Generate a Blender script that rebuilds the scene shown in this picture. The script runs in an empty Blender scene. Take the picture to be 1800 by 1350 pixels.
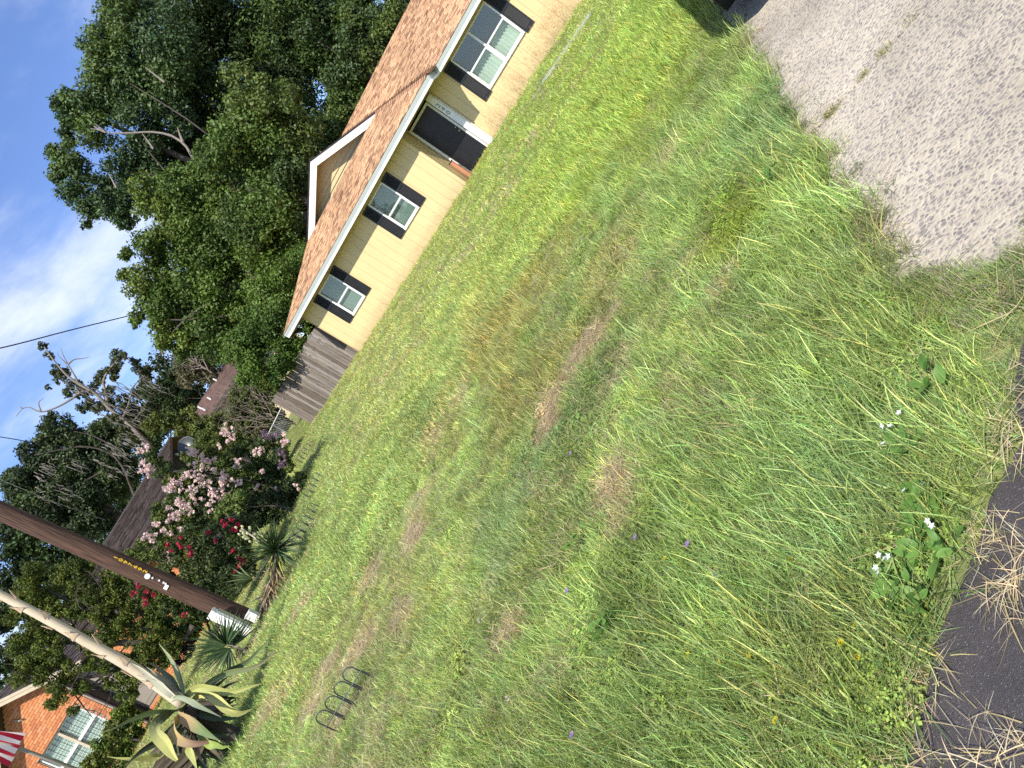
import bpy, math, random
import numpy as np
from mathutils import Matrix, Vector
random.seed(7); rng = np.random.default_rng(7)
scn = bpy.context.scene; COL = scn.collection

# ------------------------------------------------------------------ camera
F_PX = 1274.46
R = np.array([[0.54729532, 0.10300854, -0.83057635],
              [-0.67958619, -0.52453887, -0.51285631],
              [-0.48849816, 0.84513207, -0.21707449]])   # rows: picture right, picture down, forward
CAM = np.array([14.103, -20.867, 0.499])
cd = bpy.data.cameras.new("camera"); cam = bpy.data.objects.new("camera", cd); COL.objects.link(cam)
cd.sensor_width = 36; cd.lens = 36 * F_PX / 1800; cd.clip_end = 900; cd.clip_start = 0.05
mw = Matrix.Identity(4)
for i in range(3):
    mw[i][0] = R[0, i]; mw[i][1] = -R[1, i]; mw[i][2] = -R[2, i]; mw[i][3] = CAM[i]
cam.matrix_world = mw; scn.camera = cam

# ------------------------------------------------------------------ sun, sky, exposure
SUN = Vector((0.29, -1.25, 1.40)).normalized()
sd = bpy.data.lights.new("sun", 'SUN'); so = bpy.data.objects.new("sun", sd); COL.objects.link(so)
sd.energy = 5.0; sd.angle = math.radians(0.53); sd.color = (1.0, 0.93, 0.82)
so.rotation_euler = SUN.to_track_quat('Z', 'Y').to_euler()
world = bpy.data.worlds.new("World"); scn.world = world; world.use_nodes = True
wn = world.node_tree.nodes; wl = world.node_tree.links; wn.clear()
def N(tree, t, **kw):
    n = tree.nodes.new(t)
    for k, v in kw.items():
        if k in n.inputs: n.inputs[k].default_value = v
        else: setattr(n, k, v)
    return n
W = world.node_tree
sky = N(W, 'ShaderNodeTexSky'); sky.sky_type = 'NISHITA'; sky.sun_disc = False
sky.sun_elevation = math.asin(SUN.z); sky.sun_rotation = math.atan2(SUN.x, SUN.y)
sky.air_density = 1.0; sky.dust_density = 0.35; sky.ozone_density = 2.5
tint = N(W, 'ShaderNodeMix', data_type='RGBA', blend_type='MULTIPLY'); tint.inputs[0].default_value = 1.0
tint.inputs[7].default_value = (0.93, 1.0, 1.28, 1)
wl.new(sky.outputs[0], tint.inputs[6])
b1 = N(W, 'ShaderNodeBackground', Strength=0.12); wl.new(tint.outputs[2], b1.inputs[0])
b2 = N(W, 'ShaderNodeBackground', Strength=1.0); b2.inputs[0].default_value = (0.80, 0.85, 0.94, 1)
tc = N(W, 'ShaderNodeTexCoord'); sx = N(W, 'ShaderNodeSeparateXYZ'); wl.new(tc.outputs['Generated'], sx.inputs[0])
zz = N(W, 'ShaderNodeMath', operation='MAXIMUM'); zz.inputs[1].default_value = 0.03; wl.new(sx.outputs[2], zz.inputs[0])
za = N(W, 'ShaderNodeMath', operation='ADD'); za.inputs[1].default_value = 0.12; wl.new(zz.outputs[0], za.inputs[0])
dx = N(W, 'ShaderNodeMath', operation='DIVIDE'); dy = N(W, 'ShaderNodeMath', operation='DIVIDE')
wl.new(sx.outputs[0], dx.inputs[0]); wl.new(za.outputs[0], dx.inputs[1]); wl.new(sx.outputs[1], dy.inputs[0]); wl.new(za.outputs[0], dy.inputs[1])
cx = N(W, 'ShaderNodeCombineXYZ'); wl.new(dx.outputs[0], cx.inputs[0]); wl.new(dy.outputs[0], cx.inputs[1])
mp = N(W, 'ShaderNodeMapping'); mp.inputs['Location'].default_value = (3.35, 1.1, 0); mp.inputs['Rotation'].default_value = (0, 0, math.radians(38)); mp.inputs['Scale'].default_value = (1.0, 0.62, 1)
wl.new(cx.outputs[0], mp.inputs[0])
n1 = N(W, 'ShaderNodeTexNoise', Scale=3.0, Detail=10.0, Roughness=0.62, Distortion=0.25); wl.new(mp.outputs[0], n1.inputs[0])
n2 = N(W, 'ShaderNodeTexNoise', Scale=0.7, Detail=3.0, Roughness=0.5); wl.new(mp.outputs[0], n2.inputs[0])
ad = N(W, 'ShaderNodeMath', operation='ADD'); wl.new(n1.outputs[0], ad.inputs[0])
m2 = N(W, 'ShaderNodeMath', operation='MULTIPLY'); m2.inputs[1].default_value = 1.5; wl.new(n2.outputs[0], m2.inputs[0]); wl.new(m2.outputs[0], ad.inputs[1])
cr = N(W, 'ShaderNodeMapRange'); cr.interpolation_type = 'SMOOTHSTEP'
cr.inputs[1].default_value = 1.06; cr.inputs[2].default_value = 1.66; cr.inputs[4].default_value = 0.78
wl.new(ad.outputs[0], cr.inputs[0])
ms = N(W, 'ShaderNodeMixShader'); wl.new(cr.outputs[0], ms.inputs[0]); wl.new(b1.outputs[0], ms.inputs[1]); wl.new(b2.outputs[0], ms.inputs[2])
wo = N(W, 'ShaderNodeOutputWorld'); wl.new(ms.outputs[0], wo.inputs[0])
scn.view_settings.view_transform = 'Standard'; scn.view_settings.look = 'None'
scn.view_settings.gamma = 1; scn.view_settings.use_curve_mapping = False
scn.view_settings.exposure = 0.5
scn.render.engine = 'CYCLES'
scn.cycles.max_bounces = 6; scn.cycles.diffuse_bounces = 3; scn.cycles.glossy_bounces = 3
scn.cycles.transmission_bounces = 4; scn.cycles.transparent_max_bounces = 6
scn.cycles.use_denoising = False; scn.cycles.sample_clamp_indirect = 6

# ------------------------------------------------------------------ geometry of the place
def ray(u, v): return R.T @ np.array([(u - 900) / F_PX, (v - 675) / F_PX, 1.0])
def sst(a, b, x):
    t = np.clip((x - a) / (b - a), 0, 1); return t * t * (3 - 2 * t)
def hgt(x, y):
    x = np.asarray(x, float); y = np.asarray(y, float)
    b = -1.1 + 1.1 * np.clip((y + 20.9) / 20.9, 0, 1.0)
    b = b + 0.16 * sst(-3, -9, x)
    b = b + 0.62 * np.exp(-(((x + 7.6) / 1.7) ** 2 + ((y - 2.3) / 1.5) ** 2))
    b = b + 1.4 * sst(4.0, 12.0, y) * sst(-3.5, -8.5, x)
    b = b + 0.025 * np.sin(x * 1.3 + 0.7 * y) * np.sin(y * 1.1 - 0.4 * x) * sst(-19.5, -17, y) * sst(0.5, -2, y)
    return b
def at(u, v, d):                                     # the point seen at picture point u, v, d metres away over ground
    q = ray(u, v); return CAM + q * d / math.hypot(q[0], q[1])
def on_ground(u, v):
    q = ray(u, v); d = 1.0; st = 0.2
    L = math.hypot(q[0], q[1]); k = 1.0
    while k < 60:
        P = CAM + q * k / L
        if P[2] <= hgt(P[0], P[1]): break
        k += 0.05
    return CAM + q * k / L
def to_px(P):
    P = np.atleast_2d(P); q = (P - CAM) @ R.T
    return 900 + F_PX * q[:, 0] / q[:, 2], 675 + F_PX * q[:, 1] / q[:, 2], q[:, 2]

# ------------------------------------------------------------------ materials
MATS = {}
def mat(name, col, rough=0.7, var=0.15, scale=8.0, bump=0.0, metal=0.0, spec=0.4, stretch=(1, 1, 1), col2=None, detail=6.0, bscale=None, coat=0.0):
    m = bpy.data.materials.new(name); m.use_nodes = True; t = m.node_tree; p = t.nodes['Principled BSDF']
    p.inputs['Roughness'].default_value = rough; p.inputs['Metallic'].default_value = metal; p.inputs['Specular IOR Level'].default_value = spec
    p.inputs['Coat Weight'].default_value = coat
    tcn = N(t, 'ShaderNodeTexCoord'); mpn = N(t, 'ShaderNodeMapping'); mpn.inputs['Scale'].default_value = stretch
    t.links.new(tcn.outputs['Object'], mpn.inputs[0])
    no = N(t, 'ShaderNodeTexNoise', Scale=scale, Detail=detail, Roughness=0.6); t.links.new(mpn.outputs[0], no.inputs[0])
    r = N(t, 'ShaderNodeValToRGB'); c = np.array(col); c2 = np.array(col2) if col2 is not None else c * (1 + var); c1 = c * (1 - var)
    r.color_ramp.elements[0].position = 0.3; r.color_ramp.elements[1].position = 0.7
    r.color_ramp.elements[0].color = (*np.clip(c1, 0, 1), 1); r.color_ramp.elements[1].color = (*np.clip(c2, 0, 1), 1)
    t.links.new(no.outputs[0], r.inputs[0]); t.links.new(r.outputs[0], p.inputs['Base Color'])
    if bump:
        b = N(t, 'ShaderNodeBump', Strength=bump, Distance=0.02)
        nb = no
        if bscale:
            nb = N(t, 'ShaderNodeTexNoise', Scale=bscale, Detail=4.0); t.links.new(mpn.outputs[0], nb.inputs[0])
        t.links.new(nb.outputs[0], b.inputs['Height']); t.links.new(b.outputs[0], p.inputs['Normal'])
    MATS[name] = m; return m
def attr_mat(name, kind='GEOMETRY', rough=0.55, trans=0.3, spec=0.35, gain=(1.25, 1.15, 0.7)):
    m = bpy.data.materials.new(name); m.use_nodes = True; t = m.node_tree; p = t.nodes['Principled BSDF']; o = t.nodes['Material Output']
    a = N(t, 'ShaderNodeAttribute'); a.attribute_type = kind; a.attribute_name = 'col'
    p.inputs['Roughness'].default_value = rough; p.inputs['Specular IOR Level'].default_value = spec
    t.links.new(a.outputs['Color'], p.inputs['Base Color'])
    if trans:
        g = N(t, 'ShaderNodeMix', data_type='RGBA', blend_type='MULTIPLY'); g.inputs[0].default_value = 1; g.inputs[7].default_value = (*gain, 1)
        t.links.new(a.outputs['Color'], g.inputs[6])
        tr = N(t, 'ShaderNodeBsdfTranslucent'); t.links.new(g.outputs[2], tr.inputs[0])
        mx = N(t, 'ShaderNodeMixShader'); mx.inputs[0].default_value = trans
        t.links.new(p.outputs[0], mx.inputs[1]); t.links.new(tr.outputs[0], mx.inputs[2]); t.links.new(mx.outputs[0], o.inputs[0])
    MATS[name] = m; return m

# ------------------------------------------------------------------ mesh helpers
class MB:
    def __init__(s): s.v = []; s.f = []; s.c = []
    def add(s, vs, fs, col=None):
        o = len(s.v); s.v += [tuple(map(float, p)) for p in vs]; s.f += [tuple(o + i for i in q) for q in fs]
        s.c += [col or (1, 1, 1)] * len(vs)
        return s
    def box(s, x0, x1, y0, y1, z0, z1, col=None):
        return s.add([(x0, y0, z0), (x1, y0, z0), (x1, y1, z0), (x0, y1, z0), (x0, y0, z1), (x1, y0, z1), (x1, y1, z1), (x0, y1, z1)],
                     [(0, 3, 2, 1), (4, 5, 6, 7), (0, 1, 5, 4), (1, 2, 6, 5), (2, 3, 7, 6), (3, 0, 4, 7)], col)
    def obox(s, o, ex, ey, ez, a, b, c, col=None):            # oriented box: ranges a, b, c along ex, ey, ez from o
        o = np.array(o, float); E = [np.array(e, float) for e in (ex, ey, ez)]
        P = [o + E[0] * i + E[1] * j + E[2] * k for k in c for j in b for i in a]
        return s.add(P, [(0, 2, 3, 1), (4, 5, 7, 6), (0, 1, 5, 4), (1, 3, 7, 5), (3, 2, 6, 7), (2, 0, 4, 6)], col)
    def prism(s, pts, d, col=None):                            # polygon pts pushed along vector d
        n = len(pts); d = np.array(d, float); A = [np.array(p, float) for p in pts]; B = [p + d for p in A]
        return s.add(A + B, [tuple(range(n))[::-1], tuple(range(n, 2 * n))] + [(i, (i + 1) % n, n + (i + 1) % n, n + i) for i in range(n)], col)
    def tube(s, path, rad, n=8, col=None, cap=True):
        P = [np.array(p, float) for p in path]
        if np.isscalar(rad): rad = [rad] * len(P)
        vs = []; ref = np.array([0.31, 0.2, 0.93])
        for i, p in enumerate(P):
            t = P[min(i + 1, len(P) - 1)] - P[max(i - 1, 0)]; t = t / (np.linalg.norm(t) + 1e-9)
            if abs(t @ ref) > 0.95: ref = np.array([0.9, 0.3, 0.1])
            a = np.cross(t, ref); a /= np.linalg.norm(a); b = np.cross(t, a)
            vs += [p + rad[i] * (math.cos(k * 2 * math.pi / n) * a + math.sin(k * 2 * math.pi / n) * b) for k in range(n)]
        fs = [(i * n + k, i * n + (k + 1) % n, (i + 1) * n + (k + 1) % n, (i + 1) * n + k) for i in range(len(P) - 1) for k in range(n)]
        if cap: fs += [tuple(range(n))[::-1], tuple((len(P) - 1) * n + k for k in range(n))]
        return s.add(vs, fs, col)
    def lathe(s, c, prof, n=16, col=None):                     # prof: (radius, height) list about a vertical axis through c
        return s.tube([(c[0], c[1], c[2] + z) for r, z in prof], [max(r, 1e-4) for r, z in prof], n, col)
    def ribbon(s, path, width, face=None, vee=0.15, thick=0.006, twist=0.0, col=None, prof=None):
        """a leaf: closed ribbon along path, folded into a shallow V; face = direction its broad side looks to"""
        P = [np.array(p, float) for p in path]; n = len(P); vs = []
        for i, p in enumerate(P):
            t = P[min(i + 1, n - 1)] - P[max(i - 1, 0)]; t /= np.linalg.norm(t) + 1e-9
            fdir = np.array(face if face is not None else (0, 0, 1), float); fdir = fdir - t * (fdir @ t)
            if np.linalg.norm(fdir) < 1e-3: fdir = np.cross(t, (1, 0, 0))
            fdir /= np.linalg.norm(fdir); sd_ = np.cross(t, fdir); a = twist * i / max(1, n - 1)
            s2 = sd_ * math.cos(a) + fdir * math.sin(a); f2 = fdir * math.cos(a) - sd_ * math.sin(a)
            k = i / (n - 1); w = width * (prof(k) if prof else (0.55 + 1.0 * k - 0.1) if k < 0.45 else max(0.02, (1 - k) / 0.55)) * 0.5
            w = max(w, 0.0015)
            m1 = p - f2 * vee * w * 2; m2 = m1 - f2 * thick
            vs += [p - s2 * w, m1, m1, p + s2 * w, p - s2 * w, m2, p + s2 * w]
        fs = []
        for i in range(n - 1):
            a, b = i * 7, i * 7 + 7
            fs += [(a, a + 1, b + 1, b), (a + 2, a + 3, b + 3, b + 2), (a + 5, a + 4, b + 4, b + 5), (a + 6, a + 5, b + 5, b + 6)]
        return s.add(vs, fs, col)
    def mesh(s, name, m, off=(0, 0, 0), smooth=False, col=False):
        me = bpy.data.meshes.new(name); o = np.array(off, float)
        me.from_pydata([tuple(np.array(p) - o) for p in s.v], [], s.f)
        if col:
            a = me.color_attributes.new('col', 'FLOAT_COLOR', 'POINT')
            a.data.foreach_set('color', np.array([(*c, 1.0) for c in s.c], np.float32).ravel())
        me.materials.append(m if not isinstance(m, str) else MATS[m])
        if smooth: me.polygons.foreach_set('use_smooth', [True] * len(me.polygons))
        me.update(); return me
def quads_mesh(name, V, k, cols, m):
    """V: n x k x 3 loose polygons, cols: n x 3"""
    n = len(V); me = bpy.data.meshes.new(name)
    me.vertices.add(n * k); me.vertices.foreach_set('co', V.astype(np.float32).ravel())
    me.loops.add(n * k); me.loops.foreach_set('vertex_index', np.arange(n * k, dtype=np.int32))
    me.polygons.add(n); me.polygons.foreach_set('loop_start', np.arange(0, n * k, k, dtype=np.int32)); me.polygons.foreach_set('loop_total', np.full(n, k, np.int32))
    a = me.color_attributes.new('col', 'FLOAT_COLOR', 'POINT')
    c4 = np.ones((n, k, 4), np.float32); c4[:, :, :3] = cols[:, None, :]; a.data.foreach_set('color', c4.ravel())
    me.materials.append(MATS[m]); me.update(calc_edges=True); return me
def link(name, data, loc=(0, 0, 0), parent=None):
    o = bpy.data.objects.new(name, data); COL.objects.link(o); o.location = loc
    if parent is not None: o.parent = parent
    return o
def tag(o, label=None, cat=None, group=None, kind=None):
    for k, v in (('label', label), ('category', cat), ('group', group), ('kind', kind)):
        if v: o[k] = v
    return o
def thing(name, label, cat, loc=(0, 0, 0), group=None, rz=0.0):
    o = tag(link(name, None, tuple(map(float, loc))), label, cat, group); o.rotation_euler = (0, 0, rz); o.empty_display_size = 0.2; return o
def part(name, mb, m, parent, org=None, smooth=False, col=False, label=None, kind=None):
    """mb holds world coordinates; the part's verts are kept relative to the thing's base"""
    if org is None:
        org = np.zeros(3); q = parent
        while q is not None: org = org + np.array(q.location); q = q.parent
    o = link(name, mb.mesh(name, m, org, smooth, col), (0, 0, 0), parent)
    if label: o['label'] = label
    if kind: o['kind'] = kind
    return o
def vnoise(x, y, seed=0):
    x = np.asarray(x, float); y = np.asarray(y, float); xi = np.floor(x).astype(int); yi = np.floor(y).astype(int); fx = x - xi; fy = y - yi
    fx = fx * fx * (3 - 2 * fx); fy = fy * fy * (3 - 2 * fy)
    def h(a, b): return np.modf(np.abs(np.sin(a * 127.1 + b * 311.7 + seed * 74.7) * 43758.5453))[0]
    return (h(xi, yi) * (1 - fx) + h(xi + 1, yi) * fx) * (1 - fy) + (h(xi, yi + 1) * (1 - fx) + h(xi + 1, yi + 1) * fx) * fy
def smooth_path(pts, n):
    P = np.array(pts, float); d = np.r_[0, np.cumsum(np.linalg.norm(np.diff(P, axis=0), axis=1))]; d /= d[-1]; m = len(P)
    Q = np.vstack([2 * P[0] - P[1], P, 2 * P[-1] - P[-2]]); out = []
    for t in np.linspace(0, 1, n):
        i = min(m - 2, max(0, int(np.searchsorted(d, t, side='right') - 1))); k = (t - d[i]) / max(1e-9, d[i + 1] - d[i])
        a, b, c, e = Q[i], Q[i + 1], Q[i + 2], Q[i + 3]
        out.append(0.5 * (2 * b + (c - a) * k + (2 * a - 5 * b + 4 * c - e) * k * k + (3 * b - a - 3 * c + e) * k ** 3))
    return np.array(out)
TO_CAM = np.array([0.49, -0.85, 0.2])
def text_mesh(name, ch, size, m, extrude=.003, offset=0.0):
    cu = bpy.data.curves.new(name, 'FONT'); cu.body = ch; cu.size = size; cu.extrude = extrude; cu.offset = offset; cu.align_x = 'CENTER'; cu.align_y = 'CENTER'
    o = bpy.data.objects.new(name, cu); COL.objects.link(o); bpy.context.view_layer.update()
    me = bpy.data.meshes.new_from_object(o.evaluated_get(bpy.context.evaluated_depsgraph_get())); bpy.data.objects.remove(o); me.name = name; me.materials.clear(); me.materials.append(MATS[m]); return me
NUMS = {}

# ------------------------------------------------------------------ materials used below
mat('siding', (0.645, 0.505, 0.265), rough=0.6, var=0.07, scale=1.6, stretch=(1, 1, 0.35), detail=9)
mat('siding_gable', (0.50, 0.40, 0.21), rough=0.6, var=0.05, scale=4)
mat('white_paint', (0.78, 0.78, 0.75), rough=0.45, var=0.05, scale=5)
mat('grey_paint', (0.36, 0.40, 0.38), rough=0.4, var=0.05, scale=4)
mat('soffit', (0.50, 0.42, 0.25), rough=0.6, var=0.05)
mat('black_paint', (0.016, 0.017, 0.02), rough=0.45, var=0.2, scale=6)
mat('door_black', (0.012, 0.012, 0.014), rough=0.35, var=0.2, scale=3)
mat('brass', (0.6, 0.5, 0.3), rough=0.3, metal=0.9, var=0.05)
mat('brick_step', (0.42, 0.20, 0.11), rough=0.85, var=0.25, scale=30, bump=0.3)
mat('mortar', (0.30, 0.25, 0.21), rough=0.95, var=0.15, scale=25)
mat('terracotta', (0.45, 0.20, 0.11), rough=0.6, var=0.12, scale=6)
mat('number_dark', (0.13, 0.17, 0.21), rough=0.5, var=0.05)
mat('yellow_tag', (0.80, 0.50, 0.02), rough=0.4, var=0.05)
for nm_, c_ in (('fence_board', (0.19, 0.16, 0.14)), ('fence_board_dark', (0.13, 0.105, 0.09)), ('fence_board_pale', (0.25, 0.22, 0.20))):
    mat(nm_, c_, rough=0.9, var=0.45, scale=5, stretch=(14, 14, 0.8), bump=0.6, detail=9)
mat('roof_under', (0.20, 0.12, 0.07), rough=0.9)
mat('dark_brown', (0.06, 0.045, 0.04), rough=0.7)
mat('tan_fascia', (0.50, 0.42, 0.30), rough=0.6, var=0.1)
mat('taupe', (0.27, 0.24, 0.205), rough=0.6, var=0.05)
mat('orange_brick', (0.56, 0.215, 0.085), rough=0.85, var=0.12, scale=30, bump=0.25)
mat('orange_brick_pale', (0.60, 0.26, 0.12), rough=0.85, var=0.14, scale=30, bump=0.25)
mat('orange_brick_dark', (0.46, 0.16, 0.07), rough=0.85, var=0.14, scale=30, bump=0.25)
mat('cream_wall', (0.66, 0.56, 0.36), rough=0.7, var=0.06, scale=2)
mat('concrete_pale', (0.40, 0.40, 0.34), rough=0.9, var=0.12, scale=12, bump=0.2)
mat('galvanised', (0.45, 0.46, 0.46), rough=0.4, metal=0.7, var=0.1)
mat('wire_black', (0.012, 0.012, 0.014), rough=0.5, var=0.1)
mat('edging_metal', (0.05, 0.055, 0.06), rough=0.45, metal=0.3, var=0.2, scale=30)
mat('dish_grey', (0.055, 0.066, 0.07), rough=0.35, var=0.06)
mat('utility_white', (0.66, 0.68, 0.64), rough=0.5, var=0.08, scale=6)
mat('bark', (0.07, 0.058, 0.048), rough=0.95, var=0.4, scale=7, stretch=(3, 3, 0.6), bump=0.6)
mat('pale_bark', (0.23, 0.20, 0.17), rough=0.9, var=0.25, scale=9, stretch=(3, 3, 0.8), bump=0.3)
mat('dead_wood', (0.21, 0.18, 0.15), rough=0.9, var=0.3, scale=12, bump=0.3)
mat('moss_grey', (0.22, 0.205, 0.165), rough=0.95, var=0.25, scale=12)
mat('pole_wood', (0.075, 0.038, 0.024), rough=0.8, var=0.9, scale=5, stretch=(11, 11, 0.4), bump=0.7, detail=10)
mat('stalk', (0.52, 0.43, 0.30), rough=0.6, var=0.16, scale=3, col2=(0.60, 0.50, 0.36), bump=0.1)
mat('bract', (0.50, 0.37, 0.25), rough=0.7, var=0.25, scale=10)
mat('car_black', (0.012, 0.014, 0.014), rough=0.12, var=0.05, coat=0.8)
mat('car_plastic', (0.018, 0.018, 0.02), rough=0.5, var=0.1)
mat('tyre', (0.015, 0.015, 0.016), rough=0.85, var=0.2, scale=20)
mat('rim', (0.40, 0.41, 0.42), rough=0.3, metal=0.9, var=0.05)
mat('red_lens', (0.30, 0.01, 0.01), rough=0.15, var=0.05)
mat('bird_metal', (0.28, 0.25, 0.20), rough=0.5, metal=0.4, var=0.2)
mat('curtain', (0.60, 0.63, 0.56), rough=0.8, var=0.25, scale=2.5, stretch=(1.4, 1, 0.35))
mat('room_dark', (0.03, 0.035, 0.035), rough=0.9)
mat('screen_grey', (0.27, 0.315, 0.29), rough=0.5, var=0.06, scale=2)
attr_mat('leaf', trans=0.22, rough=0.5, spec=0.25)
attr_mat('leaf_matte', trans=0.22, rough=0.6, spec=.15)
attr_mat('petal', trans=0.35, rough=0.6, gain=(1, 1, 1))
attr_mat('blade_leaf', trans=0.12, rough=0.45)
attr_mat('shingle', trans=0, rough=0.9, spec=0.2)
def splash(name):                                              # rain-splashed dirt low on the wall
    t = MATS[name].node_tree; p = t.nodes['Principled BSDF']; src = p.inputs['Base Color'].links[0].from_socket
    tcn = N(t, 'ShaderNodeTexCoord'); sz = N(t, 'ShaderNodeSeparateXYZ'); t.links.new(tcn.outputs['Object'], sz.inputs[0])
    no = N(t, 'ShaderNodeTexNoise', Scale=7.0, Detail=9.0, Roughness=0.7); t.links.new(tcn.outputs['Object'], no.inputs[0])
    a = N(t, 'ShaderNodeMath', operation='MULTIPLY_ADD'); a.inputs[1].default_value = 0.9; t.links.new(no.outputs[0], a.inputs[0]); a.inputs[2].default_value = -0.45
    b = N(t, 'ShaderNodeMath', operation='ADD'); t.links.new(sz.outputs[2], b.inputs[0]); t.links.new(a.outputs[0], b.inputs[1])
    r = N(t, 'ShaderNodeMapRange'); r.inputs[1].default_value = 0.42; r.inputs[2].default_value = -0.08; r.inputs[3].default_value = 0.0; r.inputs[4].default_value = 0.55; t.links.new(b.outputs[0], r.inputs[0])
    m = N(t, 'ShaderNodeMix', data_type='RGBA'); m.inputs[7].default_value = (0.30, 0.22, 0.12, 1); t.links.new(r.outputs[0], m.inputs[0]); t.links.new(src, m.inputs[6]); t.links.new(m.outputs[2], p.inputs['Base Color'])
splash('siding')
def glass(name, col=(0.02, 0.03, 0.028), rough=0.03, mixf=0.16):
    m = bpy.data.materials.new(name); m.use_nodes = True; t = m.node_tree; o = t.nodes['Material Output']; t.nodes.remove(t.nodes['Principled BSDF'])
    tr = N(t, 'ShaderNodeBsdfTransparent'); tr.inputs[0].default_value = (0.84, 0.90, 0.87, 1)
    g = N(t, 'ShaderNodeBsdfGlossy'); g.inputs[1].default_value = rough
    fr = N(t, 'ShaderNodeLayerWeight'); fr.inputs[0].default_value = 0.12
    fm = N(t, 'ShaderNodeMath', operation='MULTIPLY_ADD'); fm.inputs[1].default_value = 0.6; fm.inputs[2].default_value = 0.07; t.links.new(fr.outputs['Fresnel'], fm.inputs[0])
    mx = N(t, 'ShaderNodeMixShader'); t.links.new(fm.outputs[0], mx.inputs[0]); t.links.new(tr.outputs[0], mx.inputs[1]); t.links.new(g.outputs[0], mx.inputs[2]); t.links.new(mx.outputs[0], o.inputs[0])
    MATS[name] = m
glass('glass')
def ground_mats():
    # soil and thatch under the grass
    m = mat('soil', (0.10, 0.085, 0.05), rough=1, spec=0.1); t = m.node_tree; p = t.nodes['Principled BSDF']
    a = N(t, 'ShaderNodeAttribute'); a.attribute_name = 'col'
    tcn = N(t, 'ShaderNodeTexCoord'); no = N(t, 'ShaderNodeTexNoise', Scale=28.0, Detail=8.0, Roughness=0.7); t.links.new(tcn.outputs['Object'], no.inputs[0])
    r = N(t, 'ShaderNodeMapRange'); r.inputs[1].default_value = 0.3; r.inputs[2].default_value = 0.7; r.inputs[3].default_value = 0.5; r.inputs[4].default_value = 1.45
    t.links.new(no.outputs[0], r.inputs[0])
    mx = N(t, 'ShaderNodeMix', data_type='RGBA', blend_type='MULTIPLY'); mx.inputs[0].default_value = 1
    t.links.new(a.outputs['Color'], mx.inputs[6]); t.links.new(r.outputs[0], mx.inputs[7]); t.links.new(mx.outputs[2], p.inputs['Base Color'])
    # exposed-aggregate concrete: pale cement worn off grey and tan pebbles
    m = mat('aggregate', (0.5, 0.45, 0.39), rough=0.9, spec=0.25); t = m.node_tree; p = t.nodes['Principled BSDF']
    tcn = N(t, 'ShaderNodeTexCoord'); nz = N(t, 'ShaderNodeTexNoise', Scale=22.0, Detail=3.0); t.links.new(tcn.outputs['Object'], nz.inputs[0])
    wob = N(t, 'ShaderNodeMix', data_type='RGBA', blend_type='LINEAR_LIGHT'); wob.inputs[0].default_value = 0.018
    t.links.new(tcn.outputs['Object'], wob.inputs[6]); t.links.new(nz.outputs['Color'], wob.inputs[7])
    vo = N(t, 'ShaderNodeTexVoronoi', Scale=58.0); t.links.new(wob.outputs[2], vo.inputs[0])
    vs = N(t, 'ShaderNodeSeparateColor'); t.links.new(vo.outputs['Color'], vs.inputs[0])
    big = N(t, 'ShaderNodeTexNoise', Scale=2.3, Detail=6.0, Roughness=0.65); t.links.new(tcn.outputs['Object'], big.inputs[0])
    th = N(t, 'ShaderNodeMath', operation='MULTIPLY_ADD'); th.inputs[1].default_value = -0.16; t.links.new(vs.outputs[0], th.inputs[0]); t.links.new(vo.outputs['Distance'], th.inputs[2])
    ad = N(t, 'ShaderNodeMath', operation='MULTIPLY_ADD'); ad.inputs[1].default_value = -0.34; t.links.new(big.outputs[0], ad.inputs[0]); t.links.new(th.outputs[0], ad.inputs[2])
    st = N(t, 'ShaderNodeMapRange'); st.inputs[1].default_value = 0.13; st.inputs[2].default_value = 0.26; t.links.new(ad.outputs[0], st.inputs[0])
    peb = N(t, 'ShaderNodeValToRGB'); e = peb.color_ramp.elements; e[0].color = (0.17, 0.155, 0.145, 1); e[1].color = (0.38, 0.32, 0.265, 1)
    e2 = peb.color_ramp.elements.new(0.5); e2.color = (0.255, 0.23, 0.21, 1); t.links.new(vs.outputs[1], peb.inputs[0])
    cem = N(t, 'ShaderNodeTexNoise', Scale=130.0, Detail=4.0); t.links.new(tcn.outputs['Object'], cem.inputs[0])
    ce = N(t, 'ShaderNodeValToRGB'); ce.color_ramp.elements[0].color = (0.325, 0.29, 0.225, 1); ce.color_ramp.elements[1].color = (0.51, 0.46, 0.36, 1); t.links.new(cem.outputs[0], ce.inputs[0])
    mx = N(t, 'ShaderNodeMix', data_type='RGBA'); t.links.new(st.outputs[0], mx.inputs[0]); t.links.new(peb.outputs[0], mx.inputs[6]); t.links.new(ce.outputs[0], mx.inputs[7])
    bg = N(t, 'ShaderNodeMapRange'); bg.inputs[1].default_value = 0.35; bg.inputs[2].default_value = 0.65; bg.inputs[3].default_value = 0.82; bg.inputs[4].default_value = 1.22
    b3 = N(t, 'ShaderNodeTexNoise', Scale=1.5, Detail=8.0, Roughness=0.68); t.links.new(tcn.outputs['Object'], b3.inputs[0]); t.links.new(b3.outputs[0], bg.inputs[0])
    m3 = N(t, 'ShaderNodeMix', data_type='RGBA', blend_type='MULTIPLY'); m3.inputs[0].default_value = 1; t.links.new(mx.outputs[2], m3.inputs[6]); t.links.new(bg.outputs[0], m3.inputs[7])
    t.links.new(m3.outputs[2], p.inputs['Base Color'])
    bu = N(t, 'ShaderNodeBump', Strength=0.9, Distance=0.006); t.links.new(ad.outputs[0], bu.inputs['Height']); t.links.new(bu.outputs[0], p.inputs['Normal'])
    # asphalt
    m = mat('asphalt', (0.05, 0.046, 0.048), rough=0.85, spec=0.3); t = m.node_tree; p = t.nodes['Principled BSDF']
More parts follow.
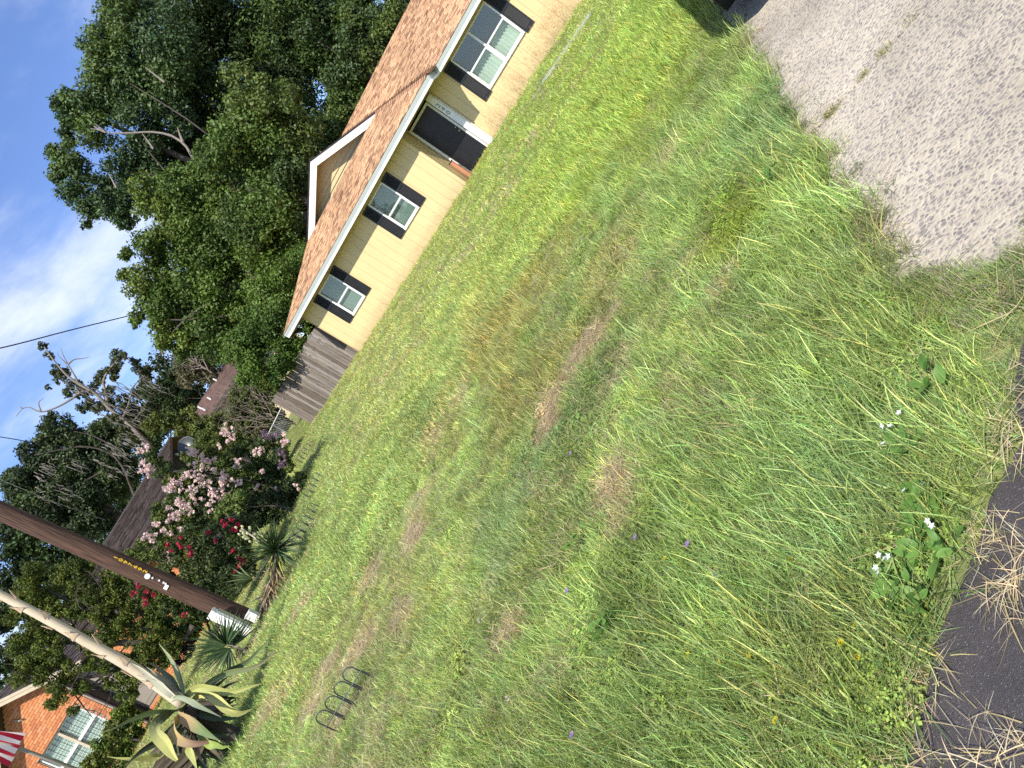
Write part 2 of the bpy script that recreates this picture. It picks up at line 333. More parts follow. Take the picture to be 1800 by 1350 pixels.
    tcn = N(t, 'ShaderNodeTexCoord'); vo = N(t, 'ShaderNodeTexVoronoi', Scale=420.0); t.links.new(tcn.outputs['Object'], vo.inputs[0])
    vs = N(t, 'ShaderNodeSeparateColor'); t.links.new(vo.outputs['Color'], vs.inputs[0])
    r = N(t, 'ShaderNodeValToRGB'); r.color_ramp.elements[0].color = (0.055, 0.050, 0.052, 1); r.color_ramp.elements[1].color = (0.21, 0.20, 0.20, 1); r.color_ramp.elements[1].position = 1.0
    e2 = r.color_ramp.elements.new(0.95); e2.color = (0.080, 0.072, 0.075, 1); t.links.new(vs.outputs[0], r.inputs[0])
    bgn = N(t, 'ShaderNodeTexNoise', Scale=6.0, Detail=7.0, Roughness=0.7); t.links.new(tcn.outputs['Object'], bgn.inputs[0])
    br = N(t, 'ShaderNodeMapRange'); br.inputs[1].default_value = 0.3; br.inputs[2].default_value = 0.7; br.inputs[3].default_value = 0.8; br.inputs[4].default_value = 1.25; t.links.new(bgn.outputs[0], br.inputs[0])
    m3 = N(t, 'ShaderNodeMix', data_type='RGBA', blend_type='MULTIPLY'); m3.inputs[0].default_value = 1; t.links.new(r.outputs[0], m3.inputs[6]); t.links.new(br.outputs[0], m3.inputs[7]); t.links.new(m3.outputs[2], p.inputs['Base Color'])
    bu = N(t, 'ShaderNodeBump', Strength=0.8, Distance=0.004); t.links.new(vo.outputs['Distance'], bu.inputs['Height']); t.links.new(bu.outputs[0], p.inputs['Normal'])
    # grass: colour of the tuft (instance) times colour of the blade
    m = bpy.data.materials.new('grass'); m.use_nodes = True; t = m.node_tree; p = t.nodes['Principled BSDF']; o = t.nodes['Material Output']
    a = N(t, 'ShaderNodeAttribute'); a.attribute_type = 'INSTANCER'; a.attribute_name = 'col'
    b = N(t, 'ShaderNodeAttribute'); b.attribute_name = 'bl'
    mx = N(t, 'ShaderNodeMix', data_type='RGBA', blend_type='MULTIPLY'); mx.inputs[0].default_value = 1
    t.links.new(a.outputs['Color'], mx.inputs[6]); t.links.new(b.outputs['Color'], mx.inputs[7])
    p.inputs['Roughness'].default_value = 0.5; p.inputs['Specular IOR Level'].default_value = 0.4
    t.links.new(mx.outputs[2], p.inputs['Base Color'])
    tr = N(t, 'ShaderNodeBsdfTranslucent'); g = N(t, 'ShaderNodeMix', data_type='RGBA', blend_type='MULTIPLY'); g.inputs[0].default_value = 1; g.inputs[7].default_value = (1.2, 1.15, 0.7, 1)
    t.links.new(mx.outputs[2], g.inputs[6]); t.links.new(g.outputs[2], tr.inputs[0])
    ms_ = N(t, 'ShaderNodeMixShader'); ms_.inputs[0].default_value = 0.3; t.links.new(p.outputs[0], ms_.inputs[1]); t.links.new(tr.outputs[0], ms_.inputs[2]); t.links.new(ms_.outputs[0], o.inputs[0])
    MATS['grass'] = m
ground_mats()

# ------------------------------------------------------------------ ground, road, driveway
EDGE_X = np.array([-60, 5, 9, 11.5, 12.78, 13.21, 13.32, 13.54, 13.8, 13.98, 14.1, 14.3, 20, 60.])
EDGE_Y = np.array([-38, -25.6, -23.5, -21.6, -20.35, -19.85, -19.70, -19.51, -19.30, -19.03, -18.86, -18.80, -18.86, -18.9])
def road_edge(x): return np.interp(x, EDGE_X, EDGE_Y)
def drive_left(y): return 13.86 + 0.078 * (np.asarray(y, float) + 18.4)
def drive_front(x): return np.interp(x, [13.86, 14.1, 14.3, 20], [-18.44, -18.80, -18.80, -18.83])
def in_drive(x, y, pad=0.0): return (x > drive_left(y) + pad) & (y > drive_front(x) + pad) & (x < 19.6) & (y < -2.5)
def in_road(x, y, pad=0.0): return y < road_edge(x) - pad
# colours of the lawn where they lie on the ground: (picture point of the spot's centre, long and short radius in picture points, colour, strength)
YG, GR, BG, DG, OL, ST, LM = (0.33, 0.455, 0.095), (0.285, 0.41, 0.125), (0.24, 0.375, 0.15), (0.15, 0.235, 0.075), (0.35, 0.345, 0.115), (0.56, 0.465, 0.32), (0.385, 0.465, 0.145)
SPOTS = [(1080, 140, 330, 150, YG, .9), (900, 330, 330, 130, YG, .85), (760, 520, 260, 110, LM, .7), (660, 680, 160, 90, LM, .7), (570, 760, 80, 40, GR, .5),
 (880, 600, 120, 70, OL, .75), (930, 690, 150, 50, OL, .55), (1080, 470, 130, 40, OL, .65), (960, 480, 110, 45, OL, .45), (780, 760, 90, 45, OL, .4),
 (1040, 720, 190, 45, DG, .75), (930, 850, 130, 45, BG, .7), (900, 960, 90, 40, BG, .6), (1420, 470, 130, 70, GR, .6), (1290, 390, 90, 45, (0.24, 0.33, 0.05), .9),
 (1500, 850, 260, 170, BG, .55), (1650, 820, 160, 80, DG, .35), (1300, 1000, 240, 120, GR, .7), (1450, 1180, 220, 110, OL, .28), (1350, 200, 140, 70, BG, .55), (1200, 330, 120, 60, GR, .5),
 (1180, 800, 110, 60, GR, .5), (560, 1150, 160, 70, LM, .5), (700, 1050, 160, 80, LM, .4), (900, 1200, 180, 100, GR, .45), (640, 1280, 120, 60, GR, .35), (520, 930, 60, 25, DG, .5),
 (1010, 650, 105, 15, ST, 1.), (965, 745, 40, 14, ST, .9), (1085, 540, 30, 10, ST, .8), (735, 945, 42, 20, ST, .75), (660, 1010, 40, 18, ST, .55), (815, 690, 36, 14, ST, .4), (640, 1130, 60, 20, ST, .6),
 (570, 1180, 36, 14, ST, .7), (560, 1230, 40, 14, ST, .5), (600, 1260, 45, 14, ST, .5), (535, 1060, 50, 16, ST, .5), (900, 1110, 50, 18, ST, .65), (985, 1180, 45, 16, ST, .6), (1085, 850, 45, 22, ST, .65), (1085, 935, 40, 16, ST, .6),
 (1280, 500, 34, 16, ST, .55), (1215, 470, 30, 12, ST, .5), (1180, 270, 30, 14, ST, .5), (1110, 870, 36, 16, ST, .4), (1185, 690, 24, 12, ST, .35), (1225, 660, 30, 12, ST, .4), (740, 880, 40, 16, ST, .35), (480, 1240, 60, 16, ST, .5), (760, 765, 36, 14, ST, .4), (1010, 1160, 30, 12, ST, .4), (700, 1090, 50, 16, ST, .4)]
def lawn_colour(x, y, fine=True):
    P = np.stack([x, y, hgt(x, y)], 1); u, v, w = to_px(P); n = len(x)
    a = vnoise(x * 0.55, y * 0.55, 1); b = vnoise(x * 2.1, y * 2.1, 2); d_ = np.hypot(x - CAM[0], y - CAM[1])
    c = np.array(GR)[None, :] * (0.48 + 0.72 * b[:, None] + .36 * vnoise(x * 7, y * 7, 3)[:, None]) * np.ones((n, 1))
    c = c * (1 - 0.45 * a[:, None]) + np.array(LM)[None, :] * (0.45 * a[:, None])
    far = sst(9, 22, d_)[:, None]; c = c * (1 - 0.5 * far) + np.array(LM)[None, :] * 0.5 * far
    straw = np.zeros(n); front = w > 0.3
    wob = (vnoise(x * 3, y * 3, 5) - 0.5) * 0.9
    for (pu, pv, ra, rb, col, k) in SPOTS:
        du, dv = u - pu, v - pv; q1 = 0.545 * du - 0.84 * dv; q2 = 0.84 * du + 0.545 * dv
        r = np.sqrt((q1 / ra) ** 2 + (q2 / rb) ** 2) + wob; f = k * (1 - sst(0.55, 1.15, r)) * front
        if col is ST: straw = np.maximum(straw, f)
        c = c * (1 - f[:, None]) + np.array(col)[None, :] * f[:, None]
    return c, straw, d_
gx = np.r_[np.array([-600, -300, -150, -80]), np.arange(-60, -14, 2.0), np.arange(-14, 9, 0.5), np.arange(9, 15.5, 0.14), np.arange(15.5, 40, 1.5), [60, 120, 300, 600]]
gy = np.r_[[-300, -120, -60, -40, -32, -27, -24, -22], np.arange(-21, -12, 0.16), np.arange(-12, 5, 0.5), np.arange(5, 60, 3.0), [80, 120, 200, 400, 800]]
GX, GY = np.meshgrid(gx, gy); fx, fy = GX.ravel(), GY.ravel(); fz = hgt(fx, fy)
fz = np.where(in_drive(fx, fy, 0.06), fz - 0.16, fz); fz = np.where(in_road(fx, fy, 0.06), fz - 0.12, fz)
nx, ny = len(gx), len(gy); idx = np.arange(nx * ny).reshape(ny, nx)
me = bpy.data.meshes.new('lawn'); me.from_pydata(np.stack([fx, fy, fz], 1).tolist(), [], np.stack([idx[:-1, :-1], idx[:-1, 1:], idx[1:, 1:], idx[1:, :-1]], -1).reshape(-1, 4).tolist())
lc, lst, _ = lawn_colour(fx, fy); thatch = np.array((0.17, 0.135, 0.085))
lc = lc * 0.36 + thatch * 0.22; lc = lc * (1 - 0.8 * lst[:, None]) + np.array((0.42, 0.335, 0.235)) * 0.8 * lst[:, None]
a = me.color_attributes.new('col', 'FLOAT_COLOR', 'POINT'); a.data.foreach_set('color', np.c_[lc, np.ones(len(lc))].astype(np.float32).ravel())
me.materials.append(MATS['soil']); me.polygons.foreach_set('use_smooth', [True] * len(me.polygons))
tag(link('lawn', me), 'front lawn of rough uneven grass sloping up to the yellow house', kind='structure')
mb = MB(); xs = np.r_[np.arange(-60, 12, 3.0), np.arange(12, 15, 0.1), np.arange(15, 61, 3.0)]
rows = [0, 0.25, 0.6, 1.2, 2.5, 5, 12, 30]
vs = []
for x in xs:
    e = float(road_edge(x))
    for r_ in rows: vs.append((x + (0.02 * math.sin(x * 37) if r_ == 0 else 0), e - r_, float(hgt(x, e - r_)) + 0.006))
k = len(rows); mb.add(vs, [(i * k + j, i * k + j + 1, (i + 1) * k + j + 1, (i + 1) * k + j) for i in range(len(xs) - 1) for j in range(k - 1)])
tag(link('road', mb.mesh('road', 'asphalt')), 'dark asphalt road at the foot of the lawn', kind='structure')
drive = tag(link('driveway', None), 'worn pebbly concrete driveway beside the long grass', kind='structure')
for (ya, yb) in ((-18.40, -17.035), (-17.015, -13.2), (-13.18, -9.2), (-9.18, -2.5)):
    mb = MB(); n = 10; L = []; 
    for i in range(n + 1):
        y = ya + (yb - ya) * i / n; L.append((float(drive_left(y)) + 0.03 * math.sin(y * 9) + 0.02 * math.sin(y * 23), y))
    ring = L + [(19.5, yb)] + ([(19.5, -18.83), (14.3, -18.80), (14.1, -18.80), (13.98, -18.66), (13.86, -18.46)] if ya < -18 else [(19.5, ya)])
    top = [(x, y, -1.1 + 1.1 * (y + 20.9) / 20.9 + 0.012) for x, y in ring]
    mb.prism([(x, y, z - 0.11) for x, y, z in top], (0, 0, 0.11)); part('slab', mb, 'aggregate', drive)
mb = MB()
for i in range(14):
    x0 = 9.0 + i * 0.35; mb.obox((x0, -3.3 - 0.33 * (x0 - 10.9), float(hgt(x0, -3.5)) - 0.03), (1, -0.33, 0), (0.33, 1, 0), (0, 0, 1), (0, 0.347), (0, 0.10), (0, 0.085 if 5 < i < 11 else 0.05))
tag(link('path_edge', mb.mesh('path_edge', 'concrete_pale')), 'thin pale concrete strip showing through the lawn before the house', kind='structure')

# ------------------------------------------------------------------ grass: tufts of blades set on the lawn
def tuft(name, n, L, rad, w, lean, curl, seg=4, straw=0.08, flat=0.0, heads=False):
    V = []; Fc = []; C = []; r_ = np.random.default_rng(abs(hash(name)) % 1000 if False else sum(map(ord, name)))
    for i in range(n):
        a = r_.uniform(0, 6.28); rr = rad * math.sqrt(r_.uniform()); bx, by = rr * math.cos(a), rr * math.sin(a)
        az = r_.uniform(0, 6.28); l = r_.uniform(*L); th = abs(r_.normal(0, lean)) + flat; cu = r_.normal(curl, 0.35)
        wd = w * r_.uniform(0.6, 1.25); p = np.array([bx, by, r_.uniform(-0.01, 0.0) + (r_.uniform(0, 0.03) if flat else 0)])
        side = np.array([-math.sin(az + r_.normal(0, .6)), math.cos(az), 0]); o = len(V)
        b = r_.uniform(0.5, 1.4); st_ = r_.uniform() < straw
        c = (b * 1.75, b * 1.28, b * 1.35) if st_ else (b * r_.uniform(.82, 1.15), b, b * r_.uniform(.7, 1.25))
        for s in range(seg + 1):
            k = s / seg; ww = wd * (1 - k) ** 0.7 * (0.75 + 0.5 * k)
            if s == seg: V.append(tuple(p)); C.append(c)
            else:
                V.append(tuple(p - side * ww / 2)); V.append(tuple(p + side * ww / 2)); C.extend([c, c])
            if s: 
                q = o + (s - 1) * 2
                Fc.append((q, q + 1, q + 3, q + 2) if s < seg else (q, q + 1, q + 2))
            an = th + cu * k; an = min(an, 2.0)
            p = p + (l / seg) * np.array([math.sin(an) * math.cos(az), math.sin(an) * math.sin(az), math.cos(an)])
        if heads and r_.uniform() < 0.8:
            for j in range(7):
                q = p - np.array([0, 0, 0.02 * j]); o = len(V); e = np.array([r_.normal(0, .03), r_.normal(0, .03), .02])
                V += [tuple(q), tuple(q + e), tuple(q + e + (0, 0, .006))]; C += [(2.0, 1.3, 1.6)] * 3; Fc.append((o, o + 1, o + 2))
    me = bpy.data.meshes.new(name); me.from_pydata(V, [], Fc)
    a = me.color_attributes.new('bl', 'FLOAT_COLOR', 'POINT'); a.data.foreach_set('color', np.array([(*c, 1.) for c in C], np.float32).ravel())
    me.materials.append(MATS['grass']); return bpy.data.objects.new(name, me)
def clover(name, n=44, rad=0.06):
    V = []; Fc = []; C = []; r_ = np.random.default_rng(5)
    for i in range(n):
        a = r_.uniform(0, 6.28); rr = rad * math.sqrt(r_.uniform()); c0 = np.array([rr * math.cos(a), rr * math.sin(a), r_.uniform(.015, .06)]); b = r_.uniform(.7, 1.35)
        for k in range(3):
            an = a + k * 2.094; d = np.array([math.cos(an), math.sin(an), r_.uniform(-.2, .35)]); s = np.array([-math.sin(an), math.cos(an), 0]); l = r_.uniform(.004, .0095); o = len(V)
            V += [tuple(c0), tuple(c0 + d * l * .8 - s * l * .55), tuple(c0 + d * l * 1.5), tuple(c0 + d * l * .8 + s * l * .55)]; C += [(b, b, b * .8)] * 4; Fc.append((o, o + 1, o + 2, o + 3))
    me = bpy.data.meshes.new(name); me.from_pydata(V, [], Fc)
    a = me.color_attributes.new('bl', 'FLOAT_COLOR', 'POINT'); a.data.foreach_set('color', np.array([(*c, 1.) for c in C], np.float32).ravel())
    me.materials.append(MATS['grass']); return bpy.data.objects.new(name, me)
TUFTS = [tuft('tuft_long_one', 42, (.05, .15), .065, .0044, .55, .6, 4, .06), tuft('tuft_long_two', 42, (.04, .13), .075, .0044, .7, .7, 4, .07), tuft('tuft_long_three', 26, (.08, .20), .06, .0044, .5, .5, 4, .08),
         tuft('tuft_short_one', 46, (.035, .10), .07, .0044, .6, .9, 3, .12), tuft('tuft_short_two', 46, (.03, .085), .075, .0046, .8, .9, 3, .18),
         tuft('tuft_thatch', 46, (.05, .15), .09, .0034, .15, .2, 2, .0, flat=1.25),
         clover('tuft_clover'), tuft('tuft_stem', 5, (.35, .62), .10, .0024, .10, .25, 5, .3, heads=True),
         tuft('tuft_wide_one', 44, (.07, .17), .15, .0075, .4, .7, 3, .10), tuft('tuft_wide_two', 44, (.05, .13), .16, .0080, .55, .8, 3, .14),
         tuft('tuft_runner', 9, (.05, .15), .03, .0034, .2, .3, 4, .0, flat=1.1)]
LONG, SHORT, THATCH, CLOVER, STEM, WIDE, RUNNER = (0, 1, 2), (3, 4), 5, 6, 7, (8, 9), 10
def scatter_group():
    g = bpy.data.node_groups.new('grass_scatter', 'GeometryNodeTree')
    g.interface.new_socket('Geometry', in_out='INPUT', socket_type='NodeSocketGeometry'); g.interface.new_socket('Geometry', in_out='OUTPUT', socket_type='NodeSocketGeometry')
    gi = g.nodes.new('NodeGroupInput'); go = g.nodes.new('NodeGroupOutput'); gti = g.nodes.new('GeometryNodeGeometryToInstance')
    for o in TUFTS[::-1]:
        oi = g.nodes.new('GeometryNodeObjectInfo'); oi.inputs['Object'].default_value = o; g.links.new(oi.outputs['Geometry'], gti.inputs[0])
    iop = g.nodes.new('GeometryNodeInstanceOnPoints'); g.links.new(gi.outputs[0], iop.inputs['Points']); g.links.new(gti.outputs[0], iop.inputs['Instance']); iop.inputs['Pick Instance'].default_value = True
    def na(nm, ty):
        n = g.nodes.new('GeometryNodeInputNamedAttribute'); n.data_type = ty; n.inputs[0].default_value = nm; return n.outputs[0]
    e2r = g.nodes.new('FunctionNodeEulerToRotation'); g.links.new(na('rot', 'FLOAT_VECTOR'), e2r.inputs[0])
    g.links.new(na('idx', 'INT'), iop.inputs['Instance Index']); g.links.new(e2r.outputs[0], iop.inputs['Rotation']); g.links.new(na('scl', 'FLOAT_VECTOR'), iop.inputs['Scale'])
    g.links.new(iop.outputs[0], go.inputs[0]); return g
SG = scatter_group()
def scatter(name, P, rot, scl, idx_, col, label):
    n = len(P); me = bpy.data.meshes.new(name); me.vertices.add(n); me.vertices.foreach_set('co', P.astype(np.float32).ravel())
    for nm, ty, key, d in (('rot', 'FLOAT_VECTOR', 'vector', rot), ('scl', 'FLOAT_VECTOR', 'vector', scl), ('idx', 'INT', 'value', idx_), ('col', 'FLOAT_COLOR', 'color', np.c_[col, np.ones(n)])):
        a = me.attributes.new(nm, ty, 'POINT'); a.data.foreach_set(key, np.ascontiguousarray(d, dtype=np.int32 if ty == 'INT' else np.float32).ravel())
    o = link(name, me); md = o.modifiers.new('scatter', 'NODES'); md.node_group = SG; tag(o, label, kind='stuff'); return o
def grow(n, dlo, dhi, seed, mode):
    r_ = np.random.default_rng(seed); d = r_.uniform(dlo, dhi, n); az = np.radians(r_.uniform(-82, 16, n))
    x = CAM[0] + d * np.sin(az); y = CAM[1] + d * np.cos(az)
    jit = r_.normal(0, .035, n)
    ok = ~in_drive(x, y, 0.02 + jit) & ~in_road(x, y, -0.06 + jit) & ~((y > -0.03) & (x > -0.02) & (x < 7.0)) & ~((y > 0.68) & (x > -0.02)) & ~((y > 0.9) & (x > -4.75))
    x, y, d = x[ok], y[ok], d[ok]; n = len(x)
    c, s, _ = lawn_colour(x, y); z = hgt(x, y)
    H = np.ones(n); u, v, w = to_px(np.stack([x, y, z], 1))
    idx_ = np.zeros(n, int); q = r_.uniform(size=n)
    # tall strips: along the drive, at the road, towards the house on the right; the middle of the lawn is mown short
    q1 = 0.545 * (u - 900) - 0.84 * (v - 675); q2 = 0.84 * (u - 900) + 0.545 * (v - 675)
    tall = np.clip(sst(170, 430, q2) * 0.85 + sst(200, 420, q1) * 0.75 * sst(-350, 100, q2) , 0, 1) * (0.45 + 0.75 * vnoise(x * 1.1, y * 1.1, 9))
    ol = np.exp(-(((u - 900) / 130) ** 2 + ((v - 600) / 110) ** 2)); tall = np.maximum(tall, 0.6 * ol)
    clv = np.exp(-(((u - 1290) / 75) ** 2 + ((v - 400) / 70) ** 2)) + 0.42 * (vnoise(x * 2.3, y * 2.3, 12) > 0.62) + .5 * np.exp(-(((u - 1500) / 60) ** 2 + ((v - 1180) / 70) ** 2))
    near = d < 7.5
    isl = q < tall; idx_ = np.where(isl, r_.choice(LONG, n), r_.choice(SHORT, n))
    idx_ = np.where(~near, r_.choice(WIDE, n), idx_)
    idx_ = np.where((r_.uniform(size=n) < clv * 0.6) & near, CLOVER, idx_)
    dry = r_.uniform(size=n) < np.maximum(s * 1.05, 0.07 + .16 * sst(850, 600, u) * sst(900, 1050, v) + .10 * (vnoise(x * 1.7, y * 1.7, 15) > .66)); idx_ = np.where(dry & (d < 12), THATCH, idx_)
    keep = ~((s > 0.6) & (r_.uniform(size=n) < 0.45) & ~dry)
    cut = 1 - .55 * sst(13.72, 13.9, x) * sst(-18.2, -18.6, y); sc = r_.uniform(.75, 1.25, n) * cut; sz = sc * np.where(near, 1.0, 0.85 + 0.45 * tall) * (1 - .45 * s)
    wide = sc * np.where(near, 1.0, 1.0 + 0.03 * (d - 7.5))
    far_short = np.where((~near) & (tall < .2), .62, 1.0); sz = sz * far_short
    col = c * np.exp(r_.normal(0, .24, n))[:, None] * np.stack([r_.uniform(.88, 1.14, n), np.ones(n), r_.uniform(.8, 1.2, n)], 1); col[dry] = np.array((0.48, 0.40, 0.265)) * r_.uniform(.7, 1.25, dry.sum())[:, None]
    rot = np.stack([r_.normal(0, .14, n), r_.normal(0, .14, n), r_.uniform(0, 6.28, n)], 1)
    P = np.stack([x, y, z - .004], 1); k = keep
    return P[k], rot[k], np.stack([wide, wide, sz], 1)[k], idx_[k], col[k]
G1 = grow(14000, 0.9, 5.0, 21, 0); G2 = grow(16000, 5.0, 12.0, 22, 0); G3 = grow(22000, 12.0, 36.0, 23, 0)
scatter('grass', *[np.concatenate(z) for z in zip(G1, G2, G3)], 'mixed long and mown green grass with dry patches covering the front yard')
# dry runners lying out over the asphalt and the driveway edge
def runners():
    r_ = np.random.default_rng(31); P = []; C = []; I = []; S = []; Ro = []
    for i in range(36):
        x = r_.uniform(12.6, 14.5); y = float(road_edge(x)) + r_.normal(.02, .04); P.append((x, y, float(hgt(x, y)) + .012))
        g = r_.uniform() < .3; C.append(np.array((0.16, 0.21, 0.09) if g else (0.56, 0.49, 0.32)) * r_.uniform(.7, 1.2)); I.append(RUNNER if r_.uniform() < .9 else THATCH)
    for i in range(9):                                             # loose clumps farther out on the asphalt
        x = r_.uniform(13.1, 13.75); y = float(road_edge(x)) - r_.uniform(.05, .33); 
        for j in range(3): P.append((x + r_.normal(0, .03), y + r_.normal(0, .03), float(hgt(x, y)) + .012)); C.append(np.array((0.60, 0.51, 0.33)) * r_.uniform(.8, 1.2)); I.append(RUNNER)
    for i in range(260):                                            # along the drive's edge
        y = r_.uniform(-18.4, -13.0); x = float(drive_left(y)) + abs(r_.normal(0, .06)) - .02; P.append((x, y, float(hgt(x, y)) + .014)); C.append(np.array((0.15, 0.19, 0.06) if r_.uniform() < .6 else (0.36, 0.28, 0.16)) * r_.uniform(.7, 1.2)); I.append(RUNNER if r_.uniform() < .6 else 1)
    for i in range(150):                                            # the front edge of the drive
        x = r_.uniform(13.85, 14.6); y = float(drive_front(x)) + r_.normal(-.05, .06); P.append((x, y, float(hgt(x, y)) + .014)); C.append(np.array((0.20, 0.27, 0.09) if r_.uniform() < .75 else (0.45, 0.40, 0.24)) * r_.uniform(.7, 1.2)); I.append(int(r_.choice([RUNNER, 0, 1])))
    for i in range(260):                                            # the wedge of turf between the drive and the road
        x = r_.uniform(13.7, 14.35); y0_, y1_ = float(road_edge(x)), float(drive_front(x)); y = y0_ + (y1_ - y0_) * r_.uniform(.05, 1.0); P.append((x, y, float(hgt(x, y)))); C.append(np.array((0.26, 0.36, 0.13) if r_.uniform() < .8 else (0.48, 0.42, 0.26)) * r_.uniform(.6, 1.2)); I.append(int(r_.choice([0, 1, 1])))
    for i, (u, v, m_) in enumerate([(1430, 200, 14), (1492, 135, 10), (1532, 95, 22), (1590, 38, 9), (1440, 190, 10), (1455, 170, 4), (1510, 118, 4)]):
        c0 = on_ground(u, v)
        for j in range(max(1, m_ // 6)):                                         # tufts in the joint between two slabs
            x = c0[0] + r_.normal(0, .035); y = -17.025 + r_.normal(0, .012); P.append((x, y, float(hgt(x, y)) + .012)); C.append(np.array((0.23, 0.24, 0.06)) * r_.uniform(.7, 1.2)); I.append(int(r_.choice([3, 4, 3])))
    n = len(P); S = np.repeat(r_.uniform(.6, 1.15, n)[:, None], 3, 1); S = np.where(np.array(I)[:, None] == 2, S * .6, S); S = np.where(np.isin(np.array(I), SHORT)[:, None], S * .55, S); S = np.where(np.isin(np.array(I), (0, 1))[:, None], S * .52, S)
    Ro = np.stack([r_.normal(0, .08, n), r_.normal(0, .08, n), r_.uniform(0, 6.28, n)], 1)
    return np.array(P), Ro, S, np.array(I), np.array(C)
scatter('dry_grass', *runners(), 'straw coloured grass runners creeping over the asphalt and driveway edge')
def wall_stems():
    r_ = np.random.default_rng(41); n = 170; x = np.r_[r_.uniform(8.4, 12.6, 130), r_.uniform(0.1, 6.9, 40)]; y = np.where(x < 6.95, -0.1 - r_.uniform(0, .25, n), np.where(x < 8.35, .15 - r_.uniform(0, .3, n), .55 - r_.uniform(0, .35, n)))
    sc = r_.uniform(.5, 1.25, n) * np.where(x > 8.3, 1.0, .55); z = hgt(x, y)
    return np.stack([x, y, z], 1), np.stack([r_.normal(0, .1, n), r_.normal(0, .1, n), r_.uniform(0, 6.28, n)], 1), np.stack([sc, sc, sc], 1), np.full(n, STEM), np.array((0.26, 0.22, 0.11))[None] * r_.uniform(.7, 1.2, n)[:, None]
scatter('tall_weeds', *wall_stems(), 'thin brown seeding grass stems standing along the foot of the yellow wall')

# ------------------------------------------------------------------ the yellow house
house = thing('house', 'yellow single storey house with tan shingle roof and black shutters', 'house', (0, 0, 0))
RY = 0.75                                                           # the right wing's wall stands back by this much
LW = [(1.105, 1.977), (4.706, 5.578)]; WZ0, WZ1 = 0.80, 2.122
RW = (9.42, 11.19); RZ0, RZ1 = 0.83, 2.16
def panel(parent, x0, x1, z0, z1, y, m='siding', th=0.03):
    mb = MB(); e = 0.003; mb.box(x0 + e, x1 - e, y, y + th, z0, z1); return part('siding_panel', mb, m, parent)
def wall_with(parent, xa, xb, y, z1, holes, step=0.30):
    x = xa
    while x < xb - 1e-3:
        xe = min(x + step, xb); segs = [(-0.25, z1)]
        for (h0, h1, hz0, hz1) in holes:
            if xe > h0 + 0.01 and x < h1 - 0.01:
                if x < h0 - .01 or xe > h1 + .01:                    # a board that is cut beside the opening
                    if x < h0: panel(parent, x, h0, hz0, hz1, y)
                    if xe > h1: panel(parent, h1, xe, hz0, hz1, y)
                segs = [(-0.25, hz0), (hz1, z1)]
        for a, b in segs:
            if b - a > .02: panel(parent, x, xe, a, b, y)
        x = xe
mb = MB(); mb.box(0.02, 6.93, 0.032, 0.2, -0.3, 2.3)
mb.box(6.93, 8.4, RY + 0.09, RY + 0.25, -0.3, 2.3); mb.box(8.4, 17.0, RY + 0.032, RY + .2, -0.3, 2.3); mb.box(0.02, 0.15, 0.2, 11, -0.3, 2.3); mb.box(16.8, 17, RY + .2, 11, -.3, 2.3); mb.box(0.15, 16.8, 10.8, 11, -.3, 2.3)
wallmb = MB()
# backing walls with the window openings left free
def wall_open(mb, xa, xb, y0, y1, z0, z1, holes):
    x = xa
    for (h0, h1, a, b) in holes:
        mb.box(x, h0, y0, y1, z0, z1); mb.box(h0, h1, y0, y1, z0, a); mb.box(h0, h1, y0, y1, b, z1); x = h1
    mb.box(x, xb, y0, y1, z0, z1)
LH = [(a, b, WZ0, WZ1) for a, b in LW]; RH = [(RW[0], RW[1], RZ0, RZ1)]
wall_open(wallmb, 0.02, 6.90, 0.032, 0.15, -0.3, 2.26, LH); wall_open(wallmb, 8.38, 17.0, RY + .032, RY + .15, -0.3, 2.26, RH)
wallmb.box(0.02, 0.14, 0.15, 11, -.3, 2.26); wallmb.box(16.88, 17.0, RY + .15, 11, -.3, 2.26); wallmb.box(.14, 16.88, 10.88, 11, -.3, 2.26)
wallmb.box(6.905, 6.985, 0.032, RY + 0.14, -.3, 2.26); wallmb.box(6.985, 7.06, RY + .02, RY + .14, -.3, 2.26); wallmb.box(8.13, 8.38, RY + .032, RY + .14, -.3, 2.26)
wallmb.box(7.06, 8.13, RY + .02, RY + .14, 2.25, 2.40); part('wall', wallmb, 'siding', house)
wall_with(house, 0.0, 6.95, 0.0, 2.27, LH); wall_with(house, 8.40, 17.0, RY, 2.27, RH)
for i in range(3):                                                   # boards of the return beside the door
    mb = MB(); y0 = 0.0 + i * 0.25; mb.box(6.988, 7.005, y0 + .034 if i == 0 else y0 + .004, y0 + .246, -.25, 2.26); part('siding_panel', mb, 'siding', house)
for x0, x1, y0, y1 in ((6.925, 7.02, -.018, -.001), (-.022, -.002, -.018, .09), (7.007, 7.024, -.001, .08)):
    mb = MB(); mb.box(x0, x1, y0, y1, -.25, 2.26); part('corner_board', mb, 'siding', house)
mb = MB(); mb.box(0.14, 6.9, .25, .30, 0, 2.2); mb.box(8.4, 16.8, RY + 1.2, RY + 1.25, 0, 2.2); part('room_back', mb, 'room_dark', house)
